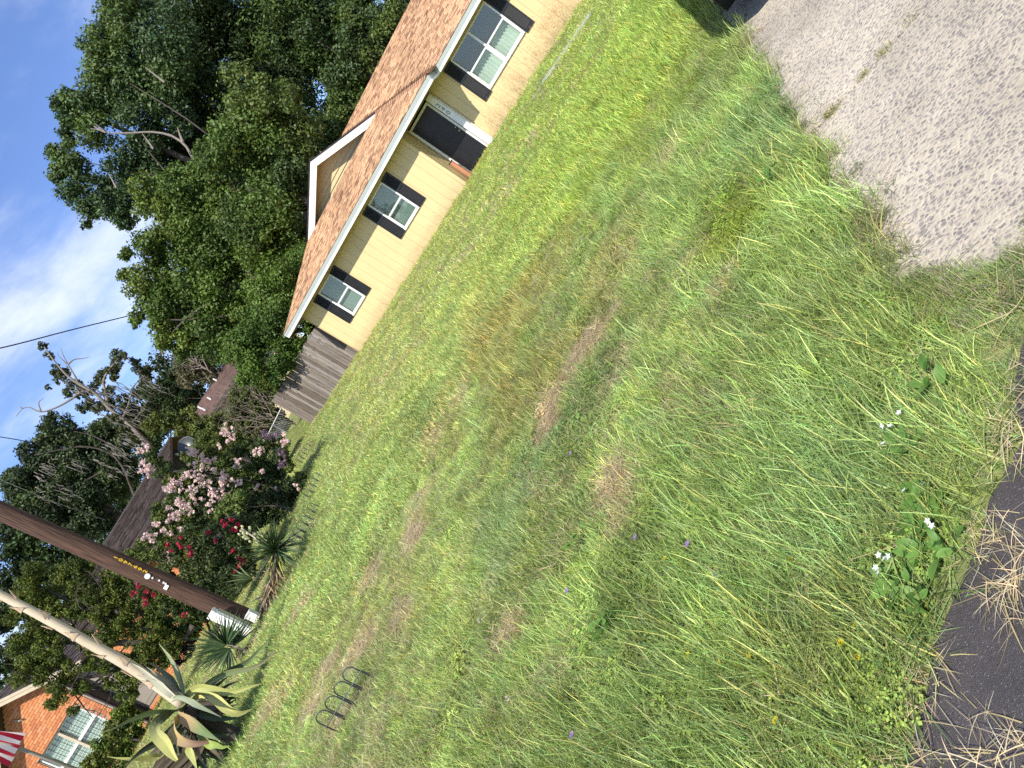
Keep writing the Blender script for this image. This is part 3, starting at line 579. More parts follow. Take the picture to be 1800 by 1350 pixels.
def window(parent, x0, x1, z0, z1, y, cols, rows=2, fr=0.045, split=0.5, screens=True, curtains=False):
    mb = MB(); f = fr; w = mb
    w.box(x0, x1, y - .025, y + .05, z1 - f, z1); w.box(x0, x1, y - .045, y + .05, z0, z0 + f * 1.1)
    w.box(x0, x0 + f, y - .025, y + .05, z0 + f * 1.1, z1 - f); w.box(x1 - f, x1, y - .025, y + .05, z0 + f * 1.1, z1 - f)
    wo_ = part('window', mb, 'white_paint', parent)
    cw = (x1 - x0 - 2 * f) / cols; zm = z0 + f + (z1 - z0 - 2 * f) * split
    if cols > 1:
        mb = MB(); mb.box(x0 + f + cw - .03, x0 + f + cw + .03, y - .018, y + .04, z0 + f * 1.1, z1 - f); part('mullion', mb, 'white_paint', wo_)
    for c in range(cols):
        a = x0 + f + c * cw + (.03 if c else 0); b = x0 + f + (c + 1) * cw - (.03 if c < cols - 1 else 0)
        mb = MB(); mb.box(a, b, y - .012, y + .035, zm - .022, zm + .022)
        mb.box(a, a + .03, y - .010, y + .012, z0 + f * 1.1, zm - .022); mb.box(b - .03, b, y - .010, y + .012, z0 + f * 1.1, zm - .022); mb.box(a + .03, b - .03, y - .010, y + .012, z0 + f * 1.1, z0 + f * 1.1 + .035)
        part('sash', mb, 'white_paint', wo_)
        for (p0, p1, yy) in ((zm + .022, z1 - f, y + .026), (z0 + f * 1.1 + .035, zm - .022, y + .003)):
            mb = MB(); i = .0 if yy > y + .01 else .03; mb.box(a + i, b - i, yy, yy + .004, p0, p1); part('pane', mb, 'glass', wo_)
        if screens:
            mb = MB(); mb.box(a, b, y + .10, y + .104, z0, z1); part('blind', mb, 'screen_grey', wo_)
        if curtains:
            mb = MB(); n = 26; zt = zm + .02
            vs = [(a + (b - a) * i / n, y + .16 + .025 * math.sin(i * 1.9), zz_) for zz_ in (z0, zt) for i in range(n + 1)]
            mb.add(vs, [(i, i + 1, n + 2 + i, n + 1 + i) for i in range(n)]); part('curtain', mb, 'curtain', wo_, smooth=True)
            mb = MB(); mb.box(a, b, y + .22, y + .225, z0, z1); part('blind', mb, 'dark_brown' if False else 'room_dark', wo_)  # dark backing sheet behind the curtain, the unlit room put into its colour
    return wo_
for (a, b) in LW: window(house, a, b, WZ0, WZ1, 0.0, 1, split=.47)
window(house, RW[0], RW[1], RZ0, RZ1, RY, 2, split=.52, screens=False, curtains=True)
def shutter(parent, x0, x1, z0, z1, y):
    mb = MB(); zb, zm, d = z0 + .10, z0 + (z1 - z0) * .60, y - .035
    mb.box(x0, x0 + .045, d, y - .003, z0, z1); mb.box(x1 - .045, x1, d, y - .003, z0, z1)
    for a, b in ((z0, zb), (zm - .035, zm + .035), (z1 - .07, z1)): mb.box(x0 + .045, x1 - .045, d, y - .003, a, b)
    mb.box(x0 + .045, x1 - .045, y - .014, y - .003, zb, z1 - .07)
    s = part('shutter', mb, 'black_paint', parent)
    mb = MB(); 
    for a, b in ((zb, zm - .035), (zm + .035, z1 - .07)):
        n = max(2, int((b - a) / .036))
        for i in range(n):
            z = a + (b - a) * (i + .5) / n; mb.add([(x0 + .047, y - .030, z - .013), (x1 - .047, y - .030, z - .013), (x1 - .047, y - .015, z + .010), (x0 + .047, y - .015, z + .010), (x0 + .047, y - .024, z - .015), (x1 - .047, y - .024, z - .015)], [(0, 1, 2, 3), (4, 5, 1, 0), (3, 2, 5, 4)])
    part('louvre_slats', mb, 'black_paint', s, kind='stuff')
SW = 0.355
for (a, b) in LW:
    shutter(house, a - SW, a - .012, WZ0 - .01, WZ1 + .02, 0); shutter(house, b + .012, b + SW, WZ0 - .01, WZ1 + .02, 0)
shutter(house, RW[0] - SW, RW[0] - .012, RZ0 - .06, RZ1 + .02, RY); shutter(house, RW[1] + .012, RW[1] + SW, RZ0 - .06, RZ1 + .02, RY)
# front door in its recess
DX0, DX1, DZ0, DZ1 = 7.065, 8.095, 0.05, 2.185
mb = MB(); y = RY; f = .065
mb.box(DX0, DX0 + f, y - .05, y + .05, DZ0, DZ1); mb.box(DX1 - f, DX1, y - .05, y + .05, DZ0, DZ1); mb.box(DX0 + f, DX1 - f, y - .05, y + .05, DZ1 - f, DZ1)
dframe = part('front_door', mb, 'white_paint', house)
mb = MB(); mb.box(DX0 + f, DX1 - f, y - .005, y + .04, DZ0 + .03, DZ1 - f)
part('door_leaf', mb, 'door_black', dframe)
for (a, b) in ((DX0 + .17, DX0 + .47), (DX0 + .56, DX0 + .86)):
    for (c, d) in ((.22, .80), (.95, 1.55), (1.68, 1.98)):
        mb = MB(); t_ = .02
        mb.box(a, b, y - .012, y - .0055, c, c + t_); mb.box(a, b, y - .012, y - .0055, d - t_, d); mb.box(a, a + t_, y - .012, y - .0055, c + t_, d - t_); mb.box(b - t_, b, y - .012, y - .0055, c + t_, d - t_); part('door_moulding', mb, 'door_black', dframe)
mb = MB(); mb.tube([(DX1 - .13, y - .006, .98), (DX1 - .13, y - .035, .98), (DX1 - .13, y - .045, .98), (DX1 - .13, y - .075, .98), (DX1 - .13, y - .085, .98)], [.03, .012, .026, .03, .012], 12); part('door_knob', mb, 'brass', dframe, smooth=True)
mb = MB(); mb.tube([(DX1 - .13, y - .006, 1.12), (DX1 - .13, y - .022, 1.12)], [.026, .022], 12); part('door_lock', mb, 'brass', dframe, smooth=True)
mb = MB(); mb.box(8.155, 8.335, y - .17, y + .03, -.15, 2.2); mb.box(8.335, 8.35, y - .06, y + .02, -.15, 2.2); post = part('door_post', mb, 'white_paint', house)
for i, (ch, z) in enumerate((('2', 1.83), ('4', 1.66), ('0', 1.49))):
    o = link('house_number', text_mesh('house_number', ch, .19, 'number_dark'), (8.245, y - .174, z), post); o.rotation_euler = (math.pi / 2, 0, 0)
for i in range(9):                                                   # brick sill under the door
    mb = MB(); x0 = 7.03 + i * .135; mb.box(x0, x0 + .125, y - .26, y - .055, -.06, .048); part('brick', mb, 'brick_step', house)
    mb = MB(); mb.box(x0 - .05, x0 + .075, y - .26 + .012, y - .07, -.17, -.068); part('brick', mb, 'brick_step', house)
# roof. Eave of the left wing runs from (-.6,-.5) to (9.03,-.5), of the right wing from 9.03 at y = RY-.5
ER = RY - .5; ZE = 2.40
gb_l, gb_r, gap = (1.0, 2.8, 3.53), (6.32, 2.8, 3.53), (3.64, 2.8, 4.66)
cl, cr_ = (-.68, -.5, ZE), (9.03, -.5, ZE); rid = (3.83, 5.7, 4.58); ridR = (17.6, 5.7, 4.58); er0 = (9.22, ER, ZE); er1 = (17.6, ER, ZE)
def shingles(name, parent, poly, expo=0.14, tab=0.19, seed=1, base=(0.53, 0.335, 0.195), dark=(0.27, 0.155, 0.09), th=0.02, up=None, kind='stuff'):
    """courses of shingle tabs on the plane of poly: poly[0]->poly[1] runs along the eave"""
    r_ = np.random.default_rng(seed); P = [np.array(p, float) for p in poly]; ex = P[1] - P[0]; ex /= np.linalg.norm(ex)
    nrm = np.cross(ex, P[2] - P[0]); nrm /= np.linalg.norm(nrm); ey = np.cross(nrm, ex)
    if nrm[2] < 0: nrm = -nrm
    if ey[2] < 0: ey = -ey
    Q = [((p - P[0]) @ ex, (p - P[0]) @ ey) for p in P]; m = len(Q); ymax = max(q[1] for q in Q); V = []; C = []
    def span(yv):
        xs_ = []
        for i in range(m):
            (xa, ya), (xb, yb) = Q[i], Q[(i + 1) % m]
            if (ya <= yv < yb) or (yb <= yv < ya): xs_.append(xa + (xb - xa) * (yv - ya) / (yb - ya))
        return (min(xs_), max(xs_)) if len(xs_) >= 2 else None
    yv = 0.0; row = 0
    while yv < ymax - .02:
        s0 = span(yv + .001)
        s1 = span(min(yv + expo, ymax - .003)) or s0
        if s0:
            a0, b0 = s0; x = a0 - r_.uniform(0, tab)
            while x < b0:
                wd = tab * r_.uniform(.55, 1.35); xa, xb = max(x, a0), min(x + wd - .008, b0)
                if xb - xa > .015:
                    ua, ub = max(xa, s1[0] if xa < s1[0] else xa), min(xb, s1[1] if xb > s1[1] else xb)
                    if ub <= ua: ua = ub = (ua + ub) / 2
                    lift = th * r_.uniform(.5, 1.25); y0 = yv + r_.uniform(-.008, .008)
                    A = P[0] + ex * xa + ey * y0; B = P[0] + ex * xb + ey * y0; Dn = P[0] + ex * ua + ey * (yv + expo + .004); Cc = P[0] + ex * ub + ey * (yv + expo + .004)
                    c = np.array(base) * r_.uniform(.82, 1.2) if r_.uniform() > .30 else np.array(dark) * r_.uniform(.9, 1.7)
                    c = c * (.82 + .36 * float(vnoise(xa * .9, yv * .35 + 3, 6)))
                    V.append([A + nrm * lift, B + nrm * lift, Cc + nrm * .003, Dn + nrm * .003]); C.append(c)
                    V.append([A, B, B + nrm * lift, A + nrm * lift]); C.append(c * .7)
                x += wd
        yv += expo; row += 1
    q = parent; og = np.zeros(3)
    while q is not None: og = og + np.array(q.location); q = q.parent
    me = quads_mesh(name, np.array(V) - og[None, None, :], 4, np.array(C), 'shingle'); o = link(name, me, (0, 0, 0), parent); o['kind'] = kind
    return o
def off(p, d=-.02): return (p[0], p[1], p[2] + d)
org0 = house
mb = MB()
for poly in ([cl, cr_, gb_r, gb_l], [cr_, er0, rid, gap, gb_r], [er0, er1, ridR, rid], [cl, gb_l, gap, rid, (-.68, 5.7, ZE)], [(-.68, 5.7, ZE), rid, ridR, (17.6, 11.5, ZE), (-.68, 11.5, ZE)]):
    mb.prism([off(p, -.03) for p in poly], (0, 0, .02))
roof = part('roof', mb, 'roof_under', house)
shingles('shingles', roof, [cl, cr_, gb_r, gb_l], seed=1); shingles('shingles', roof, [er0, er1, ridR, rid], seed=2); 
shingles('shingles', roof, [cr_, (9.22, .25, ZE - .0), rid, gap, gb_r], seed=3, expo=.12)
# hip caps along the crease
mb = MB(); 
for i in range(26):
    k0, k1 = i / 26, (i + 1.15) / 26; A = np.array(cr_) + (np.array(gb_r) - np.array(cr_)) * k0; B = np.array(cr_) + (np.array(gb_r) - np.array(cr_)) * min(k1, 1)
    d = np.array([.75, .66, 0]); mb.add([A + (0, 0, .05), B + (0, 0, .028), B + d * .12 - (0, 0, .0), A + d * .12 + (0, 0, .02), B - d * .12 - (0, 0, .03), A - d * .12 - (0, 0, .01)], [(0, 1, 2, 3), (1, 0, 5, 4)], tuple(np.array((0.40, 0.235, 0.145)) * random.uniform(.85, 1.2)))
part('hip_cap', mb, 'shingle', roof, col=True, kind='stuff')
# soffits, fascia and gutters
mb = MB(); mb.box(-.55, 9.0, -.45, .03, 2.262, 2.28); mb.box(6.95, 9.0, .03, RY + .03, 2.262, 2.28); mb.box(9.0, 17.4, ER + .05, RY + .03, 2.262, 2.28); part('soffit', mb, 'soffit', house)
mb = MB(); mb.box(-.62, 9.03, -.545, -.452, 2.195, 2.272); mb.box(9.005, 9.03, -.452, ER - .0, 2.195, 2.36); mb.box(9.03, 17.5, ER - .05, ER + .045, 2.195, 2.272); mb.box(-.62, -.60, -.452, 11, 2.195, 2.36); part('fascia', mb, 'white_paint', house)
mb = MB(); mb.box(-.64, 9.05, -.548, -.478, 2.275, 2.385); mb.box(9.052, 17.5, ER - .053, ER + .02, 2.275, 2.385); mb.box(9.032, 9.05, -.475, ER - .055, 2.275, 2.385); part('gutter', mb, 'grey_paint', house)
# the little gable above the wing
gy_ = 2.8; L3, R3, A3 = np.array(gb_l), np.array(gb_r), np.array(gap)
def rake(P, Q, dz0, dz1, y0, y1, m, name):
    mb = MB(); mb.prism([P + (0, y0, dz0), Q + (0, y0, dz0), Q + (0, y0, dz1), P + (0, y0, dz1)], (0, y1 - y0, 0)); return part(name, mb, m, house)
gab = None
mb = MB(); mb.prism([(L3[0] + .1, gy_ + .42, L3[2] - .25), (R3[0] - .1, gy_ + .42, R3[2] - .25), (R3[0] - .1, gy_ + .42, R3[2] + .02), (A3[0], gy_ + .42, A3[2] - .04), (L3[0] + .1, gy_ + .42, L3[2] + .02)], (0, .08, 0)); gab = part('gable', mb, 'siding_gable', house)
zc = L3[2] - .02; i = 0
while zc < A3[2] - .12:
    k = min(1, max(0, (zc - L3[2] + .1) / (A3[2] - L3[2]))); xa = L3[0] + .15 + (A3[0] - L3[0] - .15) * k; xb = R3[0] - .15 + (A3[0] - R3[0] + .15) * k
    if xb - xa > .12:
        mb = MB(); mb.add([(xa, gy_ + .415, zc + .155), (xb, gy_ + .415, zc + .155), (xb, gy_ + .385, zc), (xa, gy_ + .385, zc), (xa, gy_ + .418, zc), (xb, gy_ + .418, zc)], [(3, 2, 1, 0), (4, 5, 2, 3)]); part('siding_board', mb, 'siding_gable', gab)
    zc += .15
for P_ in (L3, R3):
    rake(P_, A3, -.26, -.10, -.02, .03, 'white_paint', 'rake_board'); rake(P_, A3, -.098, -.02, -.035, .03, 'white_paint', 'rake_trim'); rake(P_, A3, -.018, .03, -.05, .06, 'black_paint', 'drip_edge')
    rake(P_ + np.array((0, 0, 0)), A3, -.05, -.02, .032, .415, 'soffit', 'gable_soffit')
# things by the door
pot = thing('drain_pipe', 'short terracotta coloured pipe standing left of the black front door', 'pipe', (7.12, .42, -.06))
mb = MB(); mb.tube([(7.12, .42, -.12), (7.12, .42, .70)], .075, 16, cap=False); mb.tube([(7.12, .42, .70), (7.12, .42, -.12)], .062, 16, cap=False); part('pipe_body', mb, 'terracotta', pot, smooth=True)
mb = MB(); mb.tube([(7.12, .42, .702), (7.12, .42, .74)], [.085, .085], 16); part('pipe_collar', mb, 'dark_brown', pot, smooth=True)

# ------------------------------------------------------------------ fences
fen = thing('wooden_fence', 'weathered grey board fence running left from the yellow house wall', 'fence', (-2.3, 1.0, 0))
x = -.03; i = 0; r_ = np.random.default_rng(3)
while x > -4.62:
    w_ = .14 * r_.uniform(.9, 1.08); t_ = 1.76 + r_.uniform(-.025, .02); g0 = float(hgt(x, 1)); yo = 1.0 + r_.uniform(-.012, .014)
    mb = MB(); c_ = .025; mb.prism([(x - w_ + .016, yo, g0 - .1), (x, yo, g0 - .1), (x, yo, t_ - c_), (x - c_, yo, t_), (x - w_ + .016 + c_, yo, t_), (x - w_ + .016, yo, t_ - c_)], (0, .018, 0))
    part('board', mb, str(r_.choice(['fence_board', 'fence_board', 'fence_board_dark', 'fence_board_pale'])), fen); x -= w_
for z in (.35, 1.35):
    mb = MB(); mb.box(-4.6, -.05, 1.028, 1.07, z, z + .09); part('rail', mb, 'fence_board', fen)
for xx in (-4.55, -2.35, -.15):
    mb = MB(); mb.box(xx - .045, xx + .045, 1.072, 1.16, -.15, 1.7); part('post', mb, 'fence_board', fen)
clf = thing('chain_link_fence', 'low grey chain link fence behind the end of the board fence', 'fence', (-7, 3.4, .3))
PA, PB = at(497, 712, 32.3), at(468, 770, 32.9); rail = [PA + (PB - PA) * k for k in np.linspace(0, 1.6, 9)]
mb = MB(); mb.tube(rail, .024, 8); part('top_rail', mb, 'galvanised', clf)
for k in (0, 3, 6, 8):
    p = rail[k]; mb = MB(); mb.tube([(p[0], p[1], float(hgt(p[0], p[1])) - .1), (p[0], p[1], p[2] + .04)], .03, 8); part('post', mb, 'galvanised', clf)
mb = MB(); L_ = np.linalg.norm(rail[-1] - rail[0]); dirv = (rail[-1] - rail[0]) / L_; hh = 1.15; n = int(L_ / .13)
for i in range(-9, n + 1):
    for sgn in (1, -1):
        a = i * .13; pts = []
        for (s_, z_) in ((a, 0.0), (a + hh, hh)) if sgn > 0 else ((a + hh, 0.0), (a, hh)):
            pts.append((s_, z_))
        (s0, z0), (s1, z1) = pts
        def clipp(s0, z0, s1, z1):
            for lim, up_ in ((0, True), (L_, False)):
                if (s0 < lim) == up_ and s0 != lim: k_ = (lim - s0) / (s1 - s0); s0, z0 = lim, z0 + (z1 - z0) * k_
                if (s1 < lim) == up_ and s1 != lim: k_ = (lim - s0) / (s1 - s0); s1, z1 = lim, z0 + (z1 - z0) * k_
            return s0, z0, s1, z1
        if max(s0, s1) <= 0 or min(s0, s1) >= L_: continue
        s0, z0, s1, z1 = clipp(s0, z0, s1, z1); q0 = rail[0] + dirv * s0; q1 = rail[0] + dirv * s1
        mb.tube([(q0[0], q0[1], q0[2] - hh + z0), (q1[0], q1[1], q1[2] - hh + z1)], .005, 3, cap=False)
part('chain_mesh', mb, 'galvanised', clf, kind='stuff')

# ------------------------------------------------------------------ utility pole
pb, pt = at(436, 1088, 14.5), at(0, 898, 14.45); pb[2] = float(hgt(pb[0], pb[1]))
pole = thing('utility_pole', 'dark brown wooden utility pole with yellow number beside the agave', 'pole', pb)
ax_ = (pt - pb) / np.linalg.norm(pt - pb); mb = MB(); path = [pb - ax_ * .2 + ax_ * (9.2 * k / 24) for k in range(25)]
mb.tube(path, [.178 - .0022 * k for k in range(25)], 20); part('pole_shaft', mb, 'pole_wood', pole, smooth=True)
tc_ = CAM - pb; tc_[2] = 0; tc_ = tc_ - ax_ * (tc_ @ ax_); tc_ /= np.linalg.norm(tc_); sd2 = np.cross(ax_, tc_); sd2 = -sd2 if sd2 @ np.array([.86, .5, 0]) < 0 else sd2
def on_pole(u, v, lift=.004):
    """point and outward direction of the pole's skin seen at u, v"""
    q = ray(u, v); o = CAM - pb; q_ = q - ax_ * (q @ ax_); o_ = o - ax_ * (o @ ax_); rr = .172
    A_, B_, C_ = q_ @ q_, 2 * q_ @ o_, o_ @ o_ - rr * rr; D_ = B_ * B_ - 4 * A_ * C_
    t_ = (-B_ - math.sqrt(max(D_, 0))) / (2 * A_); P = CAM + q * t_; nn = P - pb; nn = nn - ax_ * (nn @ ax_); nn /= np.linalg.norm(nn); return P + nn * lift, nn
for i, ch in enumerate('1097692'):
    u, v = 204 + i * 8.55, 980.5 + i * 4.05; P, nn = on_pole(u, v, .006)
    o = link('pole_number', text_mesh('pole_number', ch, .092, 'yellow_tag', offset=.002), tuple(P - pb), pole); X = np.cross(ax_, nn); M_ = Matrix((X, ax_, nn)).transposed().to_4x4(); M_.translation = Vector(P - pb); o.matrix_local = M_
for (u, v, rad, nm) in ((259, 1013, .048, 'round_tag'), (268, 1016, .017, 'pole_tag'), (279.6, 1020.5, .018, 'pole_tag'), (287.5, 1024.3, .018, 'pole_tag'), (291, 1026.2, .018, 'pole_tag')):
    P, nn = on_pole(u, v); mb = MB(); mb.tube([P, P + nn * .006], rad, 14); part(nm, mb, 'utility_white', pole)
P, nn = on_pole(292, 1032); X = np.cross(ax_, nn); mb = MB(); mb.obox(P, X, ax_, nn, (-.042, .042), (-.032, .032), (0, .006)); part('square_tag', mb, 'white_paint', pole)
# utility boxes at its foot
p0 = at(450, 1085, 14.0); p0[2] = float(hgt(p0[0], p0[1])); fwd_ = np.array([.49, -.85, 0]) / .981; rgt_ = np.array([.866, .5, 0])
bx = thing('utility_box', 'small pale green utility box right of the pole foot', 'utility box', p0)
mb = MB(); mb.obox(p0, rgt_, fwd_, (0, 0, 1), (-.075, .07), (-.06, .06), (-.1, .20)); part('box_body', mb, 'utility_white', bx)
mb = MB(); mb.obox(p0, rgt_, fwd_, (0, 0, 1), (-.085, .08), (-.07, .07), (.202, .225)); part('lid', mb, 'utility_white', bx)
p1 = at(448, 1113, 14.1); p1[2] = float(hgt(p1[0], p1[1]))
ped = thing('utility_pedestal', 'white upright utility pedestal left of the pole behind the palmetto', 'utility box', p1)
mb = MB(); mb.obox(p1, rgt_, fwd_, (0, 0, 1), (-.09, .06), (-.07, .07), (-.1, .72)); part('pedestal_body', mb, 'white_paint', ped)
mb = MB(); mb.obox(p1, rgt_, fwd_, (0, 0, 1), (-.098, .068), (-.078, .078), (.722, .77)); part('cap', mb, 'white_paint', ped)
mb = MB(); mb.obox(p1, rgt_, fwd_, (0, 0, 1), (.062, .10), (-.06, .06), (-.1, .68)); part('side_plate', mb, 'galvanised', ped)
# overhead wires
def wire(name, pts, rad, label, m='wire_black'):
    P = smooth_path(pts, 28); o = np.array(P[0]); mb = MB(); mb.tube(P, rad, 6); ob = link(name, mb.mesh(name, MATS[m], o), tuple(o)); tag(ob, label, 'wire', 'overhead wires'); return ob
wire('power_line', [at(-160, 643, 17.5), at(0, 612, 20), at(125, 580, 23.2), at(275, 542, 27), at(345, 515, 30)], .016, 'thick black overhead wire running into the big tree crown')
wire('power_line', [at(-120, 752, 22), at(0, 768, 24), at(60, 778, 25.2), at(110, 785, 26.5)], .013, 'thin black wire crossing the sky above the dark oak')
wire('service_wire', [at(-60, 815, 24), at(20, 851, 24.5), at(100, 884, 25.5), at(185, 914, 27)], .008, 'thin grey wire sloping down to the brown roof', 'galvanised')

# ------------------------------------------------------------------ trees and shrubs
DENS = 4.2
def foliage(name, parent, clumps, leaf, seed, pal, m='leaf', dens=.8, sub=13, back=.6, core=.25, asp=.55, sag=0.0, rim=(.45, 1.2), jit=.3, pieces=None):
    """clumps: (u, v, radius in picture points, distance). Leaf-sized faces on lumpy shells; each lump has its own tone"""
    r_ = np.random.default_rng(seed); C = []
    for (u, v, rp, d) in clumps:
        P = at(u, v, d); w = float(to_px(P)[2][0]); r = rp * w / F_PX; C.append((P, r))
        if r_.uniform() < back: C.append((P + np.array([-.49, .85, 0]) * r * r_.uniform(.9, 1.6) + r_.normal(0, .35 * r, 3), r * r_.uniform(.8, 1.0)))
    V = []; K = []; pal = np.array(pal)
    for (P, r) in C:
        tone = pal[r_.integers(len(pal))] * r_.uniform(.85, 1.15)
        for k in range(sub + 1):
            core_ = k == sub
            dr = r_.normal(0, 1, 3); dr /= np.linalg.norm(dr); dr[2] *= .85
            b = P + dr * r * r_.uniform(.45, .9) if not core_ else P; rs = r * r_.uniform(.2, .42) if not core_ else r * .72
            n = int(DENS * dens * 12.6 * rs * rs / (leaf * leaf) * (core if core_ else 1)); n = max(n, 6)
            q = r_.normal(0, 1, (n, 3)); q /= np.linalg.norm(q, axis=1)[:, None]
            lump = 1 + .25 * np.sin(q[:, 0] * 5 + k) * np.sin(q[:, 1] * 4.3 + 2 * k)
            pos = b + q * (rs * r_.uniform(rim[0], rim[1], n) * lump)[:, None]; pos[:, 2] -= sag * r_.uniform(0, 1, n) * rs
            nn = q * .8 + r_.normal(0, .75, (n, 3)) + np.array([0, 0, .35]); nn /= np.linalg.norm(nn, axis=1)[:, None]
            t = r_.normal(0, 1, (n, 3)); t -= nn * (t * nn).sum(1)[:, None]; t /= np.linalg.norm(t, axis=1)[:, None]; s = np.cross(nn, t)
            l = leaf * r_.uniform(.65, 1.35, n)[:, None]; wd = l * asp * .5
            V.append(np.stack([pos - t * l * .5, pos + s * wd + nn * l * .08, pos + t * l * .5, pos - s * wd + nn * l * .08], 1))
            tn = tone * r_.uniform(.8, 1.2); K.append(tn[None, :] * r_.uniform(1 - jit, 1 + jit, (n, 1)) * np.c_[r_.uniform(.85, 1.2, n), np.ones(n), r_.uniform(.7, 1.2, n)])
    me = quads_mesh(name, np.concatenate(V) - np.array(parent.location)[None, None, :], 4, np.clip(np.concatenate(K), 0, 1), m)
    o = link(name, me, (0, 0, 0), parent); return o, C
def trunk_to(parent, base, C, r0, m='bark', lean=.0, n_limb=6, seed=0, top=None, name='trunk'):
    r_ = np.random.default_rng(seed); base = np.array(base, float); cen = np.mean([c[0] for c in C], axis=0) if top is None else np.array(top, float)
    mid = base + (cen - base) * .5 + r_.normal(0, .2, 3); P = smooth_path([base - (0, 0, .3), base + (cen - base) * .2 + r_.normal(0, .08, 3), mid, cen], 12)
    mb = MB(); mb.tube(P, [r0 * 1.5] + [r0 * (1 - .72 * k / 11) for k in range(1, 12)], 10); tr = part(name, mb, m, parent, smooth=True)
    ch = r_.permutation(len(C))[:n_limb]
    for c in ch:
        s = P[r_.integers(4, 11)]; e = C[c][0]; md = (s + e) / 2 + r_.normal(0, .12, 3) * np.linalg.norm(e - s)
        Q = smooth_path([s, md, e], 8); mb = MB(); mb.tube(Q, [r0 * .2 * (1 - .8 * k / 7) for k in range(8)], 6); part('limb', mb, m, tr, smooth=True)
    return tr
def branchy(mb, P, d, L, r, lev, r_, up=.1, n=3):
    P = np.array(P, float); d = np.array(d, float) / np.linalg.norm(d); pts = [P]; q = P.copy(); dd = d.copy()
    for k in range(5):
        dd = dd + r_.normal(0, .22, 3) + np.array([0, 0, up * .3]); dd /= np.linalg.norm(dd); q = q + dd * L / 5; pts.append(q.copy())
    mb.tube(pts, [r * (1 - .7 * k / 5) for k in range(6)], 5 if lev else 4)
    if lev > 0:
        for k in range(n):
            i = r_.integers(2, 6); e = dd + r_.normal(0, .75, 3); branchy(mb, pts[i], e, L * r_.uniform(.45, .7), r * .5, lev - 1, r_, up, n)
def tree(name, label, cat, az_uv, d, clumps, leaf, seed, pal, r0=.3, group=None, base=None, n_limb=6, trunk_m='bark', crown='crown', **kw):
    b = base if base is not None else at(az_uv[0], az_uv[1], d); b = np.array([b[0], b[1], float(hgt(b[0], b[1]))])
    t = thing(name, label, cat, b, group); o, C = foliage(crown, t, [(c[0], c[1], c[2], c[3] if len(c) > 3 else d) for c in clumps], leaf, seed, pal, **kw)
    if r0: trunk_to(t, b, C, r0, trunk_m, n_limb=n_limb, seed=seed)
    return t, C
OAK = [(.07, .118, .032), (.09, .138, .036), (.062, .105, .036), (.10, .145, .038)]
BLU = [(.07, .12, .05), (.085, .14, .052), (.10, .155, .05), (.06, .105, .046)]
EVG = [(.095, .155, .03), (.12, .18, .034), (.08, .135, .03), (.13, .185, .04)]
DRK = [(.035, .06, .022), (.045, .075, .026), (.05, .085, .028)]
YGR = [(.10, .135, .03), (.12, .15, .035), (.085, .12, .03)]
JUN = [(.105, .14, .032), (.125, .16, .036), (.085, .118, .03)]
GRP = 'trees behind the yellow house'
c1 = [(215, 22, 50), (192, 72, 45), (183, 118, 46), (172, 165, 48), (138, 190, 40), (165, 230, 45), (118, 276, 36), (135, 322, 42), (165, 362, 36), (205, 330, 50), (232, 285, 48), (250, 225, 55), (262, 150, 58), (285, 62, 62), (212, 385, 22), (152, 395, 10), (120, 205, 25), (105, 180, 18), (230, 110, 40), (112, 232, 16), (92, 262, 14), (100, 305, 20), (205, 175, 40), (300, 130, 50), (300, 210, 45)]
t1, C1 = tree('oak_tree', 'tallest blue green tree with pale bare limbs against the sky', 'tree', (430, 300), 34, c1, .15, 11, BLU, r0=.30, group=GRP, dens=.62, n_limb=6, back=.5)
for pth, rr in (([(375, 330), (346, 288), (326, 255), (318, 248), (300, 238), (268, 232), (225, 234), (187, 233), (165, 222)], .075), ([(322, 250), (317, 238), (312, 224)], .07), ([(187, 233), (172, 228), (160, 226)], .04), ([(185, 232), (168, 218)], .04), ([(270, 262), (258, 245), (250, 235)], .05), ([(290, 145), (268, 128), (255, 118)], .05), ([(205, 330), (195, 312), (190, 305)], .05)):
    P = smooth_path([at(u, v, 32.4) for u, v in pth], 16); mb = MB(); mb.tube(P, [rr * (1 - .75 * k / 15) for k in range(16)], 7); part('bare_limb', mb, 'pale_bark', t1, smooth=True)
tree('oak_tree', 'dense oak filling the sky corner above the roof ridge', 'tree', (620, 60), 40, [(330, 100, 75), (340, 20, 80), (400, 60, 75), (470, 30, 80), (540, 20, 75), (430, 140, 70), (340, 190, 55), (500, 110, 65), (560, 90, 60), (400, 200, 60), (610, 10, 60), (570, 160, 55), (500, 190, 60)], .17, 12, DRK + OAK[:1], r0=.45, group=GRP, dens=.75)
tree('evergreen_tree', 'bright leafy evergreen whose crown edge meets the wire', 'tree', (520, 470), 30, [(262, 440, 42), (250, 492, 38), (285, 535, 46), (282, 578, 32), (330, 480, 65), (345, 405, 62), (318, 330, 55), (385, 335, 65), (375, 440, 68), (350, 555, 52), (400, 515, 60), (318, 600, 28), (385, 590, 45), (300, 400, 50), (222, 448, 14), (215, 482, 12), (240, 560, 18), (285, 605, 14), (425, 560, 40)], .13, 13, EVG, r0=.38, group=GRP, dens=.8, n_limb=8)
tree('evergreen_tree', 'mid green tree in the middle of the mass left of the gable', 'tree', (560, 330), 28, [(450, 250, 75), (470, 350, 70), (430, 180, 65), (395, 275, 60), (505, 300, 50), (480, 430, 62), (430, 390, 60), (520, 240, 45), (500, 190, 45), (510, 380, 40)], .125, 14, EVG + OAK, r0=.35, group=GRP, dens=.8)
